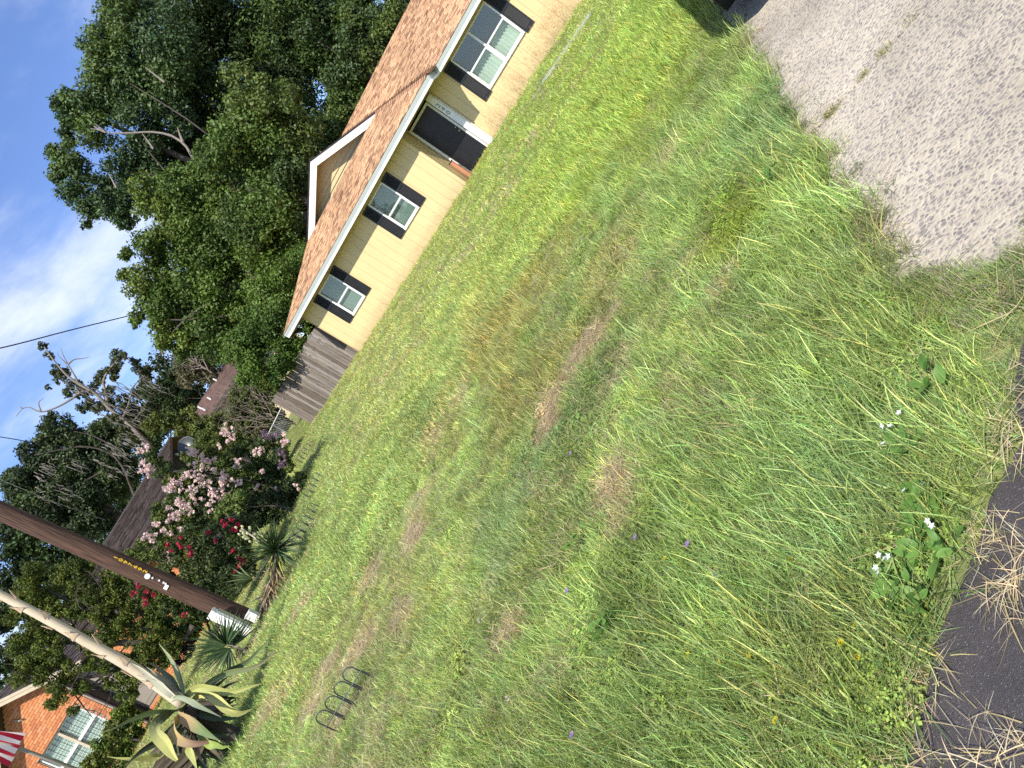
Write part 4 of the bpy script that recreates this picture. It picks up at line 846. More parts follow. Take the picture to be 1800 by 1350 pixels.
tree('evergreen_tree', 'rounded dark green tree standing just over the long roof', 'tree', (720, 150), 31, [(640, 58, 48), (618, 112, 48), (655, 120, 45), (612, 168, 42), (598, 212, 36), (640, 175, 30), (680, 40, 45), (625, 30, 30), (580, 235, 30), (690, 80, 25)], .13, 15, OAK, r0=.3, group=GRP, dens=.9)
tree('broadleaf_tree', 'bright green small tree behind the top of the board fence', 'tree', (580, 560), 27.5, [(450, 590, 52), (500, 555, 38), (470, 520, 55), (510, 480, 48), (445, 640, 34), (478, 636, 34), (505, 600, 34), (528, 565, 24), (420, 610, 34), (530, 520, 25), (535, 440, 22), (545, 490, 16), (430, 660, 20), (505, 638, 17), (516, 614, 17), (494, 656, 13), (488, 648, 15), (541, 583, 12), (532, 600, 12), (550, 560, 9)], .10, 16, [(.085, .15, .028), (.10, .165, .035), (.07, .13, .03)], r0=.22, group=GRP, dens=.85)
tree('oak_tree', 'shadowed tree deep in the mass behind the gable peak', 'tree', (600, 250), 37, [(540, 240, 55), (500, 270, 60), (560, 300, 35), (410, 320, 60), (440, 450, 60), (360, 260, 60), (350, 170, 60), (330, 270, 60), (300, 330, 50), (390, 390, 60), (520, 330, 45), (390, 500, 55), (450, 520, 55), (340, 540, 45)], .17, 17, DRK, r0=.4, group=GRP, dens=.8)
# more distant wood closing the view low down behind everything
fw = thing('woods', 'dark distant wood closing the view behind the houses', 'woods', at(420, 600, 62)); fw['kind'] = 'stuff'; del fw['category']
foliage('foliage', fw, [(330 + i * 28 + random.uniform(-8, 8), 640 - i * 44, 52, 58 + random.uniform(-4, 4)) for i in range(16)] + [(395 + i * 27, 640 - i * 44, 48, 60) for i in range(14)] + [(300 - i * 18, 700 + i * 40, 34, 62) for i in range(10)] + [(255 - i * 18, 700 + i * 40, 26, 64) for i in range(12)], .26, 18, DRK, dens=.7, back=.3)
# brushwood and shrubs between the two houses
tree('brush_tree', 'pale grey half bare brushy tree right of the brown roofed cottage', 'tree', (425, 640), 43, [(322, 640, 22), (335, 662, 24), (350, 640, 22), (365, 660, 18), (340, 625, 14), (375, 640, 14)], .13, 19, [(.12, .12, .075), (.15, .145, .09), (.10, .11, .06)], r0=.15, m='leaf_matte', dens=.45)
bt = bpy.data.objects['brush_tree']; mb = MB(); r_ = np.random.default_rng(4)
for i in range(7): branchy(mb, at(372 - i * 5, 655 - i * 3, 42), (r_.normal(0, .5), r_.normal(0, .5), 1), 1.6, .035, 2, r_)
part('bare_branches', mb, 'dead_wood', bt)
tree('evergreen_bush', 'dark green bushy tree left of the brush above the cottage ridge', 'tree', (400, 700), 50, [(308, 690, 30), (330, 705, 26), (285, 705, 26), (345, 720, 18), (312, 720, 28), (350, 690, 18), (265, 690, 15), (290, 668, 16)], .16, 20, DRK + BLU[:1], r0=.15, dens=.8)
tree('leafy_bush', 'yellowish green bush above the satellite dish', 'shrub', (420, 740), 36, [(300, 742, 22), (318, 752, 20), (278, 740, 18), (335, 742, 18), (262, 748, 14), (345, 765, 24), (362, 752, 22), (380, 742, 22), (330, 765, 18), (372, 772, 20), (395, 760, 22)], .11, 22, YGR, r0=.10, dens=.75)
tree('wispy_shrub', 'grey green wispy shrub in front of the cream cottage wall', 'shrub', (490, 720), 33.5, [(440, 660, 17), (452, 676, 20), (430, 690, 22), (455, 700, 22), (470, 715, 20), (448, 720, 22), (428, 712, 22), (462, 690, 20), (480, 690, 16), (484, 730, 16), (466, 735, 18), (440, 740, 20), (412, 700, 14), (415, 725, 20), (455, 650, 12), (417, 750, 16), (443, 768, 13), (430, 760, 14), (404, 746, 12), (456, 756, 14), (470, 748, 12), (436, 776, 10), (456, 776, 10), (480, 750, 9)], .085, 23, [(.12, .14, .06), (.15, .165, .08), (.10, .13, .045)], r0=.08, m='leaf_matte', dens=.8)
ws = bpy.data.objects['wispy_shrub']; mb = MB(); r_ = np.random.default_rng(6)
for i in range(26): branchy(mb, at(r_.uniform(455, 500), r_.uniform(690, 750), 33), (r_.normal(-.25, .3), r_.normal(0, .3), 1), r_.uniform(1.4, 2.4), .02, 2, r_)
part('stems', mb, 'dead_wood', ws)
tree('leafy_bush', 'small green bush beside the corner of the board fence', 'shrub', (520, 690), 30, [(462, 655, 17), (470, 672, 18), (456, 668, 15), (482, 684, 14), (445, 655, 14)], .08, 24, EVG, r0=.06, dens=.8)
# tree with dead limbs and grey hanging moss
def moss(parent, pts, seed, L=(.5, 1.5), n=9):
    r_ = np.random.default_rng(seed); mb = MB()
    for p in pts:
        for k in range(n):
            q = p + r_.normal(0, .22, 3) * (1, 1, .5); l = r_.uniform(*L); P = [q + np.array([r_.normal(0, .05), r_.normal(0, .05), -l * j / 4]) for j in range(5)]
            mb.tube(P, [.018, .028, .024, .016, .004], 3, cap=False)
    part('hanging_moss', mb, 'moss_grey', parent, kind='stuff')
D6 = 45
t6, C6 = tree('dead_limb_tree', 'ragged tree with bare dead limbs and hanging grey moss', 'tree', (330, 770), D6, [(75, 606, 9), (86, 624, 10), (98, 646, 9), (112, 660, 13), (128, 676, 13), (92, 655, 7), (142, 690, 14), (120, 692, 10), (160, 682, 14), (178, 668, 14), (192, 650, 14), (205, 636, 14), (218, 626, 9), (232, 636, 10), (240, 648, 8), (250, 655, 14), (262, 668, 14), (248, 672, 10), (200, 662, 10), (188, 690, 14), (155, 704, 14), (142, 718, 12), (212, 706, 16), (225, 720, 16), (165, 716, 12), (236, 690, 9), (268, 690, 12), (100, 668, 9), (85, 680, 7), (215, 748, 20), (235, 765, 22), (205, 728, 16), (190, 708, 14), (245, 740, 18), (228, 735, 16), (255, 720, 16), (180, 720, 14)], .15, 25, [(.06, .085, .04), (.075, .095, .045), (.09, .105, .055)], r0=0, dens=.7, back=.5, sub=8, m='leaf_matte')
mb = MB()
for pth, rr in (([(268, 790), (245, 765), (222, 742), (205, 728), (190, 716), (168, 692), (140, 676), (118, 660), (95, 634), (78, 610)], .15), ([(190, 716), (186, 690), (182, 668), (200, 640), (222, 628)], .10), ([(215, 735), (225, 715), (235, 680), (252, 660)], .09), ([(160, 688), (140, 690), (128, 700), (100, 716), (72, 724), (52, 716), (40, 718), (28, 732)], .08), ([(72, 724), (68, 708), (76, 700)], .05), ([(40, 718), (34, 714)], .04), ([(140, 676), (128, 655), (118, 638), (110, 622), (108, 612)], .06), ([(120, 640), (130, 632), (146, 630), (158, 627)], .05), ([(118, 640), (105, 628), (100, 620)], .04), ([(222, 742), (235, 740), (250, 720), (262, 700)], .07)):
    P = smooth_path([at(u, v, D6 - .3) for u, v in pth], 18); mb.tube(P, [rr * (1 - .8 * k / 17) for k in range(18)], 7)
part('trunk', mb, 'dead_wood', t6, smooth=True)
moss(t6, [at(u, v, D6 - .4) for u, v in ((190, 700), (205, 712), (175, 694), (220, 722), (236, 700), (160, 690), (140, 682), (245, 665), (232, 742), (205, 735), (212, 690), (185, 722), (130, 672), (262, 675), (196, 676), (240, 730))], 5, n=5)
t7, C7 = tree('live_oak', 'large dark oak draped in moss behind the brown roof', 'tree', (230, 900), 46, [(88, 765, 26), (62, 800, 34), (42, 848, 36), (110, 795, 40), (150, 790, 42), (98, 850, 48), (150, 870, 48), (195, 800, 34), (190, 850, 38), (168, 915, 34), (90, 915, 42), (30, 900, 30), (130, 930, 34), (60, 880, 40), (12, 838, 14), (22, 860, 22), (50, 940, 34), (8, 920, 20), (180, 760, 26), (215, 830, 24), (120, 755, 18), (205, 775, 22)], .17, 26, [(.055, .088, .04), (.07, .105, .045), (.042, .068, .033)], r0=.4, dens=.95, n_limb=8, back=.9)
mb = MB()
for pth, rr in (([(240, 880), (215, 820), (190, 795), (150, 785), (110, 790), (60, 800)], .09), ([(205, 800), (190, 780), (160, 765), (130, 758)], .06), ([(215, 830), (180, 830), (140, 850), (100, 860)], .07)):
    P = smooth_path([at(u, v, 45) for u, v in pth], 14); mb.tube(P, [rr * (1 - .75 * k / 13) for k in range(14)], 6)
part('limb', mb, 'bark', t7, smooth=True)
moss(t7, [at(random.uniform(120, 230), random.uniform(740, 830), 44.2) for i in range(9)] + [at(random.uniform(60, 170), random.uniform(800, 880), 44.5) for i in range(6)], 7, L=(.4, 1.2), n=5)
tree('background_tree', 'dark bluish tree behind the pole at the picture edge', 'tree', (120, 1060), 42, [(12, 960, 30), (22, 1005, 30), (60, 1000, 34), (95, 985, 34), (10, 1045, 26), (40, 960, 30), (75, 960, 25), (8, 1190, 22), (20, 1150, 30), (6, 1090, 28), (130, 975, 28), (155, 990, 20), (40, 1060, 34), (90, 1040, 34)], .17, 27, DRK + BLU[:1], r0=.3, dens=.75)
# juniper behind the agave
tj, CJ = tree('juniper_tree', 'spreading yellow green juniper between the agave and the brick wall', 'tree', (345, 1090), 19.5, [(62, 1005, 22), (48, 1030, 24), (70, 1060, 26), (35, 1075, 26), (55, 1110, 28), (30, 1130, 26), (50, 1160, 26), (35, 1195, 20), (70, 1190, 20), (100, 1205, 20), (92, 1160, 24), (118, 1180, 22), (140, 1210, 18), (88, 1240, 12), (128, 1248, 13), (110, 1225, 14), (150, 1120, 20), (172, 1075, 24), (160, 1045, 22), (185, 1110, 22), (150, 1010, 22), (130, 1035, 18), (205, 1050, 24), (232, 1075, 24), (225, 1040, 18), (215, 1095, 22), (250, 1100, 22), (268, 1075, 20), (240, 1130, 20), (275, 1110, 20), (265, 1140, 18), (205, 1165, 18), (182, 1172, 16), (228, 1165, 16), (210, 1195, 18), (232, 1200, 18), (215, 1222, 16), (235, 1225, 10), (185, 1200, 12), (155, 1170, 14), (85, 1100, 22), (110, 1070, 22), (110, 1120, 18), (290, 1130, 14), (105, 1010, 22), (255, 1150, 20), (275, 1160, 16), (290, 1145, 20), (305, 1128, 18), (285, 1122, 20), (262, 1175, 13), (240, 1165, 18), (300, 1155, 12), (246, 1183, 12), (170, 1140, 22), (200, 1110, 24), (190, 1050, 24), (140, 1070, 24), (80, 1140, 24), (70, 1080, 24), (130, 1000, 22), (170, 985, 18), (190, 1015, 20), (296, 1162, 11), (284, 1172, 10), (310, 1140, 12)], .06, 28, JUN, r0=0, dens=.85, sub=12, back=.8, asp=.42, m='leaf_matte', core=.25)
mb = MB(); jb = np.array(tj.location)
for pth, rr in (([(330, 1120), (290, 1130), (250, 1150), (200, 1180), (160, 1190), (110, 1200)], .09), ([(300, 1125), (250, 1105), (190, 1090), (130, 1060), (70, 1030)], .10), ([(270, 1130), (200, 1130), (130, 1130), (60, 1130)], .09), ([(290, 1115), (240, 1070), (180, 1030), (140, 1010)], .07), ([(200, 1180), (170, 1205), (130, 1220)], .04), ([(180, 1190), (150, 1215), (128, 1240)], .03), ([(340, 1100), (330, 1115), (320, 1120)], .11)):
    P = smooth_path([at(u, v, 19.6) for u, v in pth], 14); mb.tube(P, [rr * (1 - .75 * k / 13) for k in range(14)], 6)
r_ = np.random.default_rng(8)
for i in range(16): branchy(mb, at(r_.uniform(70, 250), r_.uniform(1060, 1210), 19.6), r_.normal(0, 1, 3), 1.1, .02, 2, r_)
part('trunk', mb, 'bark', tj)
# crepe myrtles
def flowers(parent, pts, rpx, d, seed, col, name='flower_cluster', pet=.05):
    r_ = np.random.default_rng(seed)
    for (u, v) in pts:
        P = at(u, v, d + r_.uniform(-.25, .1)); w = float(to_px(P)[2][0]); r = rpx * r_.uniform(.7, 1.25) * w / F_PX; n = 70
        q = r_.normal(0, 1, (n, 3)); q /= np.linalg.norm(q, axis=1)[:, None]; sb = r_.normal(0, .55 * r, (5, 3)); pos = sb[r_.integers(0, 5, n)] * (1, 1, 1.25) + q * (r * r_.uniform(.15, .62, n))[:, None]
        nn = q + r_.normal(0, .5, (n, 3)); nn /= np.linalg.norm(nn, axis=1)[:, None]; t = np.cross(nn, r_.normal(0, 1, (n, 3))); t /= np.linalg.norm(t, axis=1)[:, None]; s = np.cross(nn, t); l = pet * r_.uniform(.6, 1.3, n)[:, None]
        V = np.stack([pos - t * l * .5, pos + s * l * .45 + nn * l * .15, pos + t * l * .5, pos - s * l * .45 + nn * l * .15], 1); K = np.array(col)[None] * r_.uniform(.75, 1.15, (n, 1))
        o = link(name, quads_mesh(name, V, 4, np.clip(K, 0, 1), 'petal'), tuple(P - np.array(parent.location)), parent)
def z5(L): return [(200 + a / 4.5, 740 + b / 4.5) for a, b in L]
MYR = [(.09, .13, .034), (.07, .105, .034), (.11, .145, .036), (.06, .095, .03)]
tp, CP = tree('crepe_myrtle', 'large crepe myrtle bush covered in pale pink blossom', 'shrub', (492, 862), 18.6, [(268, 815, 13), (262, 800, 12), (285, 826, 16), (300, 845, 14), (330, 808, 16), (350, 800, 18), (362, 822, 20), (330, 838, 20), (310, 860, 20), (345, 858, 24), (378, 845, 24), (395, 822, 20), (412, 800, 18), (430, 790, 16), (450, 790, 20), (468, 780, 12), (420, 830, 28), (455, 820, 26), (485, 800, 22), (500, 782, 12), (505, 820, 16), (300, 885, 20), (330, 890, 26), (365, 885, 26), (400, 870, 28), (440, 860, 30), (475, 845, 26), (500, 845, 18), (280, 910, 18), (305, 922, 22), (340, 920, 22), (480, 875, 24), (375, 910, 20), (272, 895, 10), (275, 940, 13)], .066, 32, MYR, r0=0, dens=.62, back=1.0, group='crepe myrtles')
flowers(tp, z5([(250, 200), (270, 225), (215, 235), (230, 330), (290, 365), (250, 385), (210, 390), (280, 410), (630, 230), (600, 265), (650, 255), (690, 270), (715, 300), (790, 300), (740, 345), (760, 320), (570, 410), (590, 430), (460, 470), (490, 490), (520, 500), (430, 530), (470, 540), (520, 545), (720, 470), (710, 500), (860, 410), (880, 430), (830, 480), (860, 500), (850, 540), (780, 545), (760, 570), (860, 590), (830, 620), (790, 560), (520, 620), (510, 650), (550, 650), (590, 690), (610, 720), (440, 690), (470, 745), (440, 790), (490, 770), (330, 820), (350, 810), (290, 920), (305, 945), (320, 900), (640, 600), (650, 545), (770, 655), (760, 710), (880, 70), (905, 95), (940, 110), (860, 100), (930, 150), (900, 160), (1110, 255), (1145, 245), (1160, 220), (985, 315), (1165, 385), (1120, 525), (1270, 545), (1430, 500), (1340, 130), (1360, 160), (1330, 170), (990, 345), (600, 590), (540, 845), (560, 880), (590, 920), (430, 905), (440, 1055), (420, 1100), (450, 1080), (620, 1170), (590, 1165), (400, 1060), (960, 490), (940, 470)]), 5.2, 17.9, 33, (.86, .66, .63), pet=.042)
_r = np.random.default_rng(91)
flowers(tp, z5([(a + _r.normal(0, 34), b + _r.normal(0, 34)) for a, b in [(470, 500), (500, 520), (520, 470), (450, 560), (620, 250), (700, 290), (640, 300), (720, 330), (770, 330), (560, 430), (600, 400), (730, 500), (760, 480), (840, 460), (870, 520), (840, 560), (800, 580), (870, 600), (540, 640), (520, 680), (600, 660), (600, 710), (460, 720), (460, 780), (420, 780), (340, 840), (310, 880), (300, 940), (900, 120), (880, 160), (940, 90), (240, 220), (230, 360), (270, 390), (680, 590), (700, 640), (660, 520), (580, 560), (560, 600), (640, 440), (700, 430), (900, 470), (940, 500)]]), 4.2, 17.8, 92, (.88, .70, .66), pet=.042)
flowers(tp, z5([(1200, 110), (1240, 130), (1270, 120), (1340, 320), (1330, 350), (1310, 250), (1350, 270)]), 6.5, 18.0, 34, (.30, .20, .27))
mb = MB(); r_ = np.random.default_rng(9); bb = np.array(tp.location)
for i in range(9):
    c = CP[r_.integers(len(CP))][0]; P = smooth_path([bb + (r_.normal(0, .2), r_.normal(0, .2), -.1), bb + (c - bb) * .45 + r_.normal(0, .15, 3) + (0, 0, .3), c], 9); mb.tube(P, [.028 * (1 - .7 * k / 8) for k in range(9)], 6)
part('trunk', mb, 'bark', tp, smooth=True)
tree('leafy_bush', 'pale lime green leafy sprig in the middle of the pink bush', 'shrub', (480, 885), 17.6, [(388, 892, 11), (398, 880, 12), (404, 896, 13), (415, 880, 13), (425, 870, 12), (382, 905, 8), (418, 895, 14)], .06, 35, [(.19, .25, .08), (.15, .21, .06), (.12, .18, .05)], r0=.03, dens=.8, back=.3)
tr_, CR = tree('crepe_myrtle', 'darker bush with crimson red blossom in front of the pink one', 'shrub', (470, 980), 16.6, [(330, 950, 20), (355, 965, 24), (375, 940, 24), (345, 990, 24), (330, 1005, 18), (375, 985, 28), (400, 960, 28), (405, 930, 22), (425, 950, 24), (400, 1000, 28), (375, 1015, 22), (425, 985, 24), (390, 1030, 22), (415, 1025, 20), (360, 1035, 14), (350, 1030, 16), (380, 1050, 12), (310, 985, 14), (440, 1005, 12), (300, 960, 14), (430, 915, 18), (405, 1045, 10)], .055, 36, [(.06, .09, .032), (.05, .078, .028), (.075, .10, .035)], r0=.05, dens=.6, back=.5, group='crepe myrtles')
flowers(tr_, z5([(860, 800), (885, 815), (870, 825), (940, 860), (960, 865), (975, 820), (990, 830), (745, 885), (760, 880), (805, 945), (515, 985), (530, 995), (600, 1000), (605, 1035), (615, 1055), (600, 1060), (1000, 1140), (990, 1150), (960, 1195), (935, 1030), (930, 785), (990, 1085), (1020, 1100), (450, 1030), (430, 980), (525, 920)]), 2.7, 16.0, 37, (.50, .03, .085), pet=.04)
tq, CQ = tree('crepe_myrtle', 'small red flowered bush behind the foot of the brown pole', 'shrub', (350, 1080), 16.8, [(245, 1040, 18), (262, 1058, 18), (285, 1050, 18), (270, 1030, 16), (300, 1070, 18), (320, 1085, 16), (310, 1050, 16), (330, 1065, 14), (225, 1015, 12), (205, 1000, 14), (235, 990, 16), (260, 975, 16), (225, 975, 14), (245, 965, 14), (285, 985, 14)], .05, 38, JUN + MYR, r0=.05, dens=.55, back=.4, group='crepe myrtles')
flowers(tq, [(242, 1029), (236, 1042), (233, 1046), (255, 1052), (271, 1047), (268, 1043), (257, 1057), (256, 1061), (321, 1080), (245, 1031), (258, 1042)], 3.0, 16.2, 39, (.50, .05, .09), pet=.04)
tree('dark_foliage', 'dark leaf clumps added as the shade under the pink bush at the lawn edge', 'shrub', (520, 880), 18.0, [(455, 890, 24), (470, 905, 24), (450, 915, 22), (490, 870, 22), (470, 880, 26), (500, 860, 18), (435, 900, 20), (515, 850, 12), (490, 895, 18), (505, 880, 16), (520, 856, 15), (508, 898, 14), (525, 838, 12)], .055, 40, DRK + [(.05, .075, .03)], r0=.04, dens=.6)  # dark leaves added where only shaded ground lies under the bush
tree('garden_hedge', 'rounded green hedge bush under the barred window of the brick house', 'shrub', (255, 1290), 24.6, [(205, 1255, 16), (218, 1248, 14), (200, 1275, 18), (218, 1268, 16), (232, 1262, 12), (190, 1295, 20), (210, 1292, 18), (178, 1315, 20), (198, 1312, 18), (165, 1335, 20), (185, 1335, 20), (205, 1330, 14), (222, 1285, 12), (240, 1258, 8), (150, 1355, 18), (175, 1355, 20), (228, 1285, 14), (237, 1275, 11), (216, 1310, 16), (208, 1345, 16), (240, 1265, 10), (225, 1300, 12), (243, 1270, 11), (239, 1287, 11), (248, 1256, 8), (232, 1305, 10), (222, 1325, 10)], .075, 42, EVG + YGR, r0=.05, dens=.8)
tree('leafy_bush', 'yellow green bush beside the dish in front of the brown roof end', 'shrub', (420, 780), 26.5, [(352, 772, 17), (366, 786, 18), (350, 795, 13), (382, 778, 20), (398, 792, 18), (372, 764, 18), (412, 778, 18), (394, 765, 16), (340, 790, 9), (380, 800, 16)], .075, 45, YGR, r0=.05, dens=.7)
tree('dark_foliage', 'shadowy green shrubs between the juniper and the foot of the pole', 'shrub', (350, 1110), 19.8, [(318, 1108, 20), (335, 1088, 22), (300, 1095, 22), (350, 1065, 20), (325, 1060, 22), (290, 1060, 22), (310, 1130, 14), (340, 1110, 16), (275, 1085, 20), (355, 1090, 14), (300, 1030, 20), (330, 1030, 20), (365, 1045, 18), (280, 1010, 20)], .06, 46, JUN + DRK, r0=.04, dens=.7)
tree('leafy_bush', 'mixed green bush under the long brown roof between the two blossoms', 'shrub', (420, 960), 19.6, [(310, 965, 22), (335, 985, 24), (360, 1010, 24), (300, 990, 22), (290, 950, 18), (375, 1030, 22), (330, 930, 24), (385, 990, 24), (350, 950, 24), (280, 975, 16), (400, 1040, 20), (420, 1010, 20), (250, 955, 14), (262, 970, 16)], .062, 47, JUN + MYR, r0=.05, dens=.7)
pbed = thing('purple_groundcover', 'low purple leaved ground cover bed behind the agave', 'ground cover', at(320, 1140, 23)); pbed['kind'] = 'stuff'; del pbed['category']
foliage('foliage', pbed, [(312 + i * 4.2, 1165 - i * 7.5, 9, 20.5) for i in range(9)] + [(324 + i * 3.5, 1160 - i * 7.5, 7, 20) for i in range(7)], .045, 43, [(.06, .03, .07), (.045, .025, .055), (.04, .05, .03)], dens=.7, back=.4, sub=6)

# ------------------------------------------------------------------ the brick house with the long brown roof
O3 = np.array([-9.28, -9.49]); EX3 = np.array([.866, .5]); EN3 = np.array([.5, -.866])
def H3(s, b, z): p = O3 + EX3 * s - EN3 * b; return np.array([p[0], p[1], z])
ZG = float(hgt(-9.3, -9.5)); bh = thing('brick_house', 'orange brick house with long brown shingle roof and white barred window', 'house', H3(0, 0, ZG))
ex3, ey3, ez3 = (EX3[0], EX3[1], 0), (-EN3[0], -EN3[1], 0), (0, 0, 1); o3 = H3(0, 0, 0)
def b3(mb, s0, s1, b0, b1, z0, z1): return mb.obox(o3, ex3, ey3, ez3, (s0, s1), (b0, b1), (z0, z1))
AP, AZ, SL = -.6, 3.55, .655
WS0, WS1, WZ_0, WZ_1 = -1.80, .10, .50, 1.70
mb = MB(); b3(mb, -2.7, WS0, .012, .2, ZG - .2, 2.3); b3(mb, WS1, .52, .012, .2, ZG - .2, 2.3); b3(mb, WS0, WS1, .012, .2, ZG - .2, WZ_0); b3(mb, WS0, WS1, .012, .2, WZ_1, 2.3)
mb.prism([H3(-2.7, .012, 2.3), H3(1.3, .012, 2.3), H3(AP, .012, AZ - .05)], (-EN3[0] * .15, -EN3[1] * .15, 0)); b3(mb, .40, .52, .2, .5, ZG - .2, 2.3)
b3(mb, 1.36, 5.6, .412, .6, ZG - .2, 2.3); b3(mb, .52, 1.36, .412, .6, 1.85, 2.3); b3(mb, .52, 1.36, .412, .6, ZG - .2, -.16); b3(mb, 5.45, 5.6, .6, 12, ZG - .2, 2.3); b3(mb, -2.7, -2.55, .2, 12, ZG - .2, 2.3); part('wall', mb, 'mortar', bh)
BL, BH_ = .228, .082; BM = {}
for k, mname in enumerate(('orange_brick', 'orange_brick_pale', 'orange_brick_dark')):
    mb = MB(); g = .010; mb.box(g / 2, BL - g / 2, -.012, .05, g / 2, BH_ - g / 2); BM[k] = mb.mesh('brick', mname); 
    mb = MB(); mb.box(g / 2, BL / 2 - g / 2, -.012, .05, g / 2, BH_ - g / 2); BM[k + 10] = mb.mesh('brick', mname)
rzb = math.atan2(EX3[1], EX3[0]); rest = MB(); nbr = 0; r_ = np.random.default_rng(17); cells = []
def ok_brick(s0, s1, z):
    if z < 2.25: 
        if s1 > .53 or s0 < -2.7: return False
        return not (s1 > WS0 + .02 and s0 < WS1 - .02 and z + BH_ > WZ_0 and z < WZ_1 - .01)
    lim = (AZ - .12 - z - BH_) / SL; return s0 > AP - lim - .15 and s1 < AP + lim + .15
row = 0; z = 1.70 - BH_ * 26
while z < 3.5:
    s = -2.73 - (BL / 2 if row % 2 else 0)
    while s < 1.2:
        ln = BL
        if s + BL > .53 and s < .45 and z < 2.25: ln = BL / 2 if s + BL / 2 < .53 else 0
        if s < WS0 < s + BL - .02 and WZ_0 - .05 < z < 1.69: ln = BL / 2 if s + BL / 2 <= WS0 + .02 else 0
        if ln and ok_brick(s, s + ln, z): cells.append((s, z, ln))
        s += BL
    z += BH_; row += 1
def vis(c):
    u, v, w = to_px(H3(c[0] + .1, 0, c[1] + .04)); return -40 < u[0] < 260 and v[0] < 1400 and c[1] > .1
cells.sort(key=lambda c: (not vis(c), -c[1]))
for i, (s, z, ln) in enumerate(cells):
    if i < 300:
        o = link('brick', BM[int(r_.choice([0, 0, 1, 2])) + (10 if ln < BL else 0)], tuple(H3(s, 0, z) - np.array(bh.location)), bh); o.rotation_euler = (r_.normal(0, .004), 0, rzb + r_.normal(0, .006))
    else: b3(rest, s + .005, s + ln - .005, -.012, .04, z + .005, z + BH_ - .005)
row = 0; z = ZG
while z < 2.25:
    s = 1.37
    while s < 5.5:
        b3(rest, s + (BL / 2 if row % 2 else 0) + .005, s + BL - .005 + (BL / 2 if row % 2 else 0), .40, .44, z + .005, z + BH_ - .005); s += BL
    if z < -.24: 
        for k in range(4): b3(rest, .53 + k * .2, .725 + k * .2, .40, .44, z + .005, z + BH_ - .005)
    z += BH_; row += 1
part('brick_rest', rest, 'orange_brick', bh, kind='stuff')
# window with bars
mb = MB(); f = .05
b3(mb, WS0, WS1, .05, .15, WZ_1 - .03, WZ_1); b3(mb, WS0, WS1, .02, .15, WZ_0, WZ_0 + .07); b3(mb, WS0, WS0 + f, .05, .15, WZ_0 + .07, WZ_1 - .03); b3(mb, WS1 - f, WS1, .05, .15, WZ_0 + .07, WZ_1 - .03)
w3 = part('window', mb, 'white_paint', bh)
mb = MB(); b3(mb, -.88, -.80, .03, .14, WZ_0 + .07, WZ_1 - .03); part('mullion', mb, 'tan_fascia', w3)
for (a, b) in ((WS0 + f, -.88), (-.80, WS1 - f)):
    mb = MB(); b3(mb, a, b, .06, .13, 1.02, 1.10); part('sash', mb, 'white_paint', w3)
    mb = MB(); n = 5
    for i in range(1, n): x = a + (b - a) * i / n; b3(mb, x - .006, x + .006, .068, .078, WZ_0 + .07, 1.02); b3(mb, x - .006, x + .006, .068, .078, 1.10, WZ_1 - .03)
    for zz0, zz1, m_ in ((WZ_0 + .07, 1.02, 5), (1.10, WZ_1 - .03, 6)):
        for i in range(1, m_): zz_ = zz0 + (zz1 - zz0) * i / m_; b3(mb, a, b, .062, .066, zz_ - .005, zz_ + .005)
    part('window_bars', mb, 'edging_metal', w3)
    for zz0, zz1 in ((WZ_0 + .07, 1.02), (1.10, WZ_1 - .03)):
        mb = MB(); b3(mb, a, b, .095, .099, zz0, zz1); part('pane', mb, 'glass', w3)
    mb = MB(); b3(mb, a - .02, b + .02, .17, .176, WZ_0, WZ_1); part('blind', mb, 'white_paint', w3)
mb = MB(); b3(mb, WS0 - .06, WS1 + .05, -.016, .11, WZ_1 + .001, WZ_1 + .028); part('lintel', mb, 'dark_brown', bh)
mb = MB(); b3(mb, -.30, -.02, .02, .05, 1.15, 1.165); 
mb = MB(); b3(mb, .523, .56, .0, .06, ZG, 2.2); b3(mb, .523, .58, .08, .40, ZG, 2.2); part('downspout', mb, 'dark_brown', bh)
mb = MB(); b3(mb, .62, 1.28, .47, .50, -.13, 1.82); d3 = part('side_door', mb, 'taupe', bh)
mb = MB(); b3(mb, 1.285, 1.355, .395, .5, -.16, 1.85); b3(mb, .54, .615, .41, .5, -.16, 1.85); b3(mb, .616, 1.284, .41, .5, -.158, -.132); b3(mb, .616, 1.284, .41, .5, 1.822, 1.85); part('door_frame', mb, 'dark_brown', d3)
mb = MB(); b3(mb, .70, 1.2, .462, .4695, 1.05, 1.08); b3(mb, .70, 1.2, .462, .4695, .0, .03); b3(mb, 1.17, 1.2, .462, .4695, .03, 1.05); part('door_panel', mb, 'taupe', d3)
# roofs
def slab3(poly, m, par, nm, th=.06):
    mb = MB(); mb.prism([p - np.array((0, 0, th)) for p in poly], (0, 0, th)); return part(nm, mb, m, par)
GA, GE = (AZ + .05), 2.12
gl = [H3(AP - 2.25, -.38, AZ + .08 - 2.25 * SL), H3(AP, -.38, AZ + .08), H3(AP, 6.5, AZ + .08), H3(AP - 2.25, 6.5, AZ + .08 - 2.25 * SL)]
gr = [H3(AP + 2.25, -.38, AZ + .08 - 2.25 * SL), H3(AP, -.38, AZ + .08), H3(AP, 6.5, AZ + .08), H3(AP + 2.25, 6.5, AZ + .08 - 2.25 * SL)]
r3 = slab3(gl, 'roof_under', bh, 'roof'); slab3(gr, 'roof_under', bh, 'roof')
def fas(a, b, z0, z1, y0, y1, m, nm):
    mb = MB(); P, Q = H3(*a), H3(*b); mb.prism([P + (0, 0, z0), Q + (0, 0, z0), Q + (0, 0, z1), P + (0, 0, z1)], (-EN3[0] * (y1 - y0), -EN3[1] * (y1 - y0), 0)); part(nm, mb, m, bh)
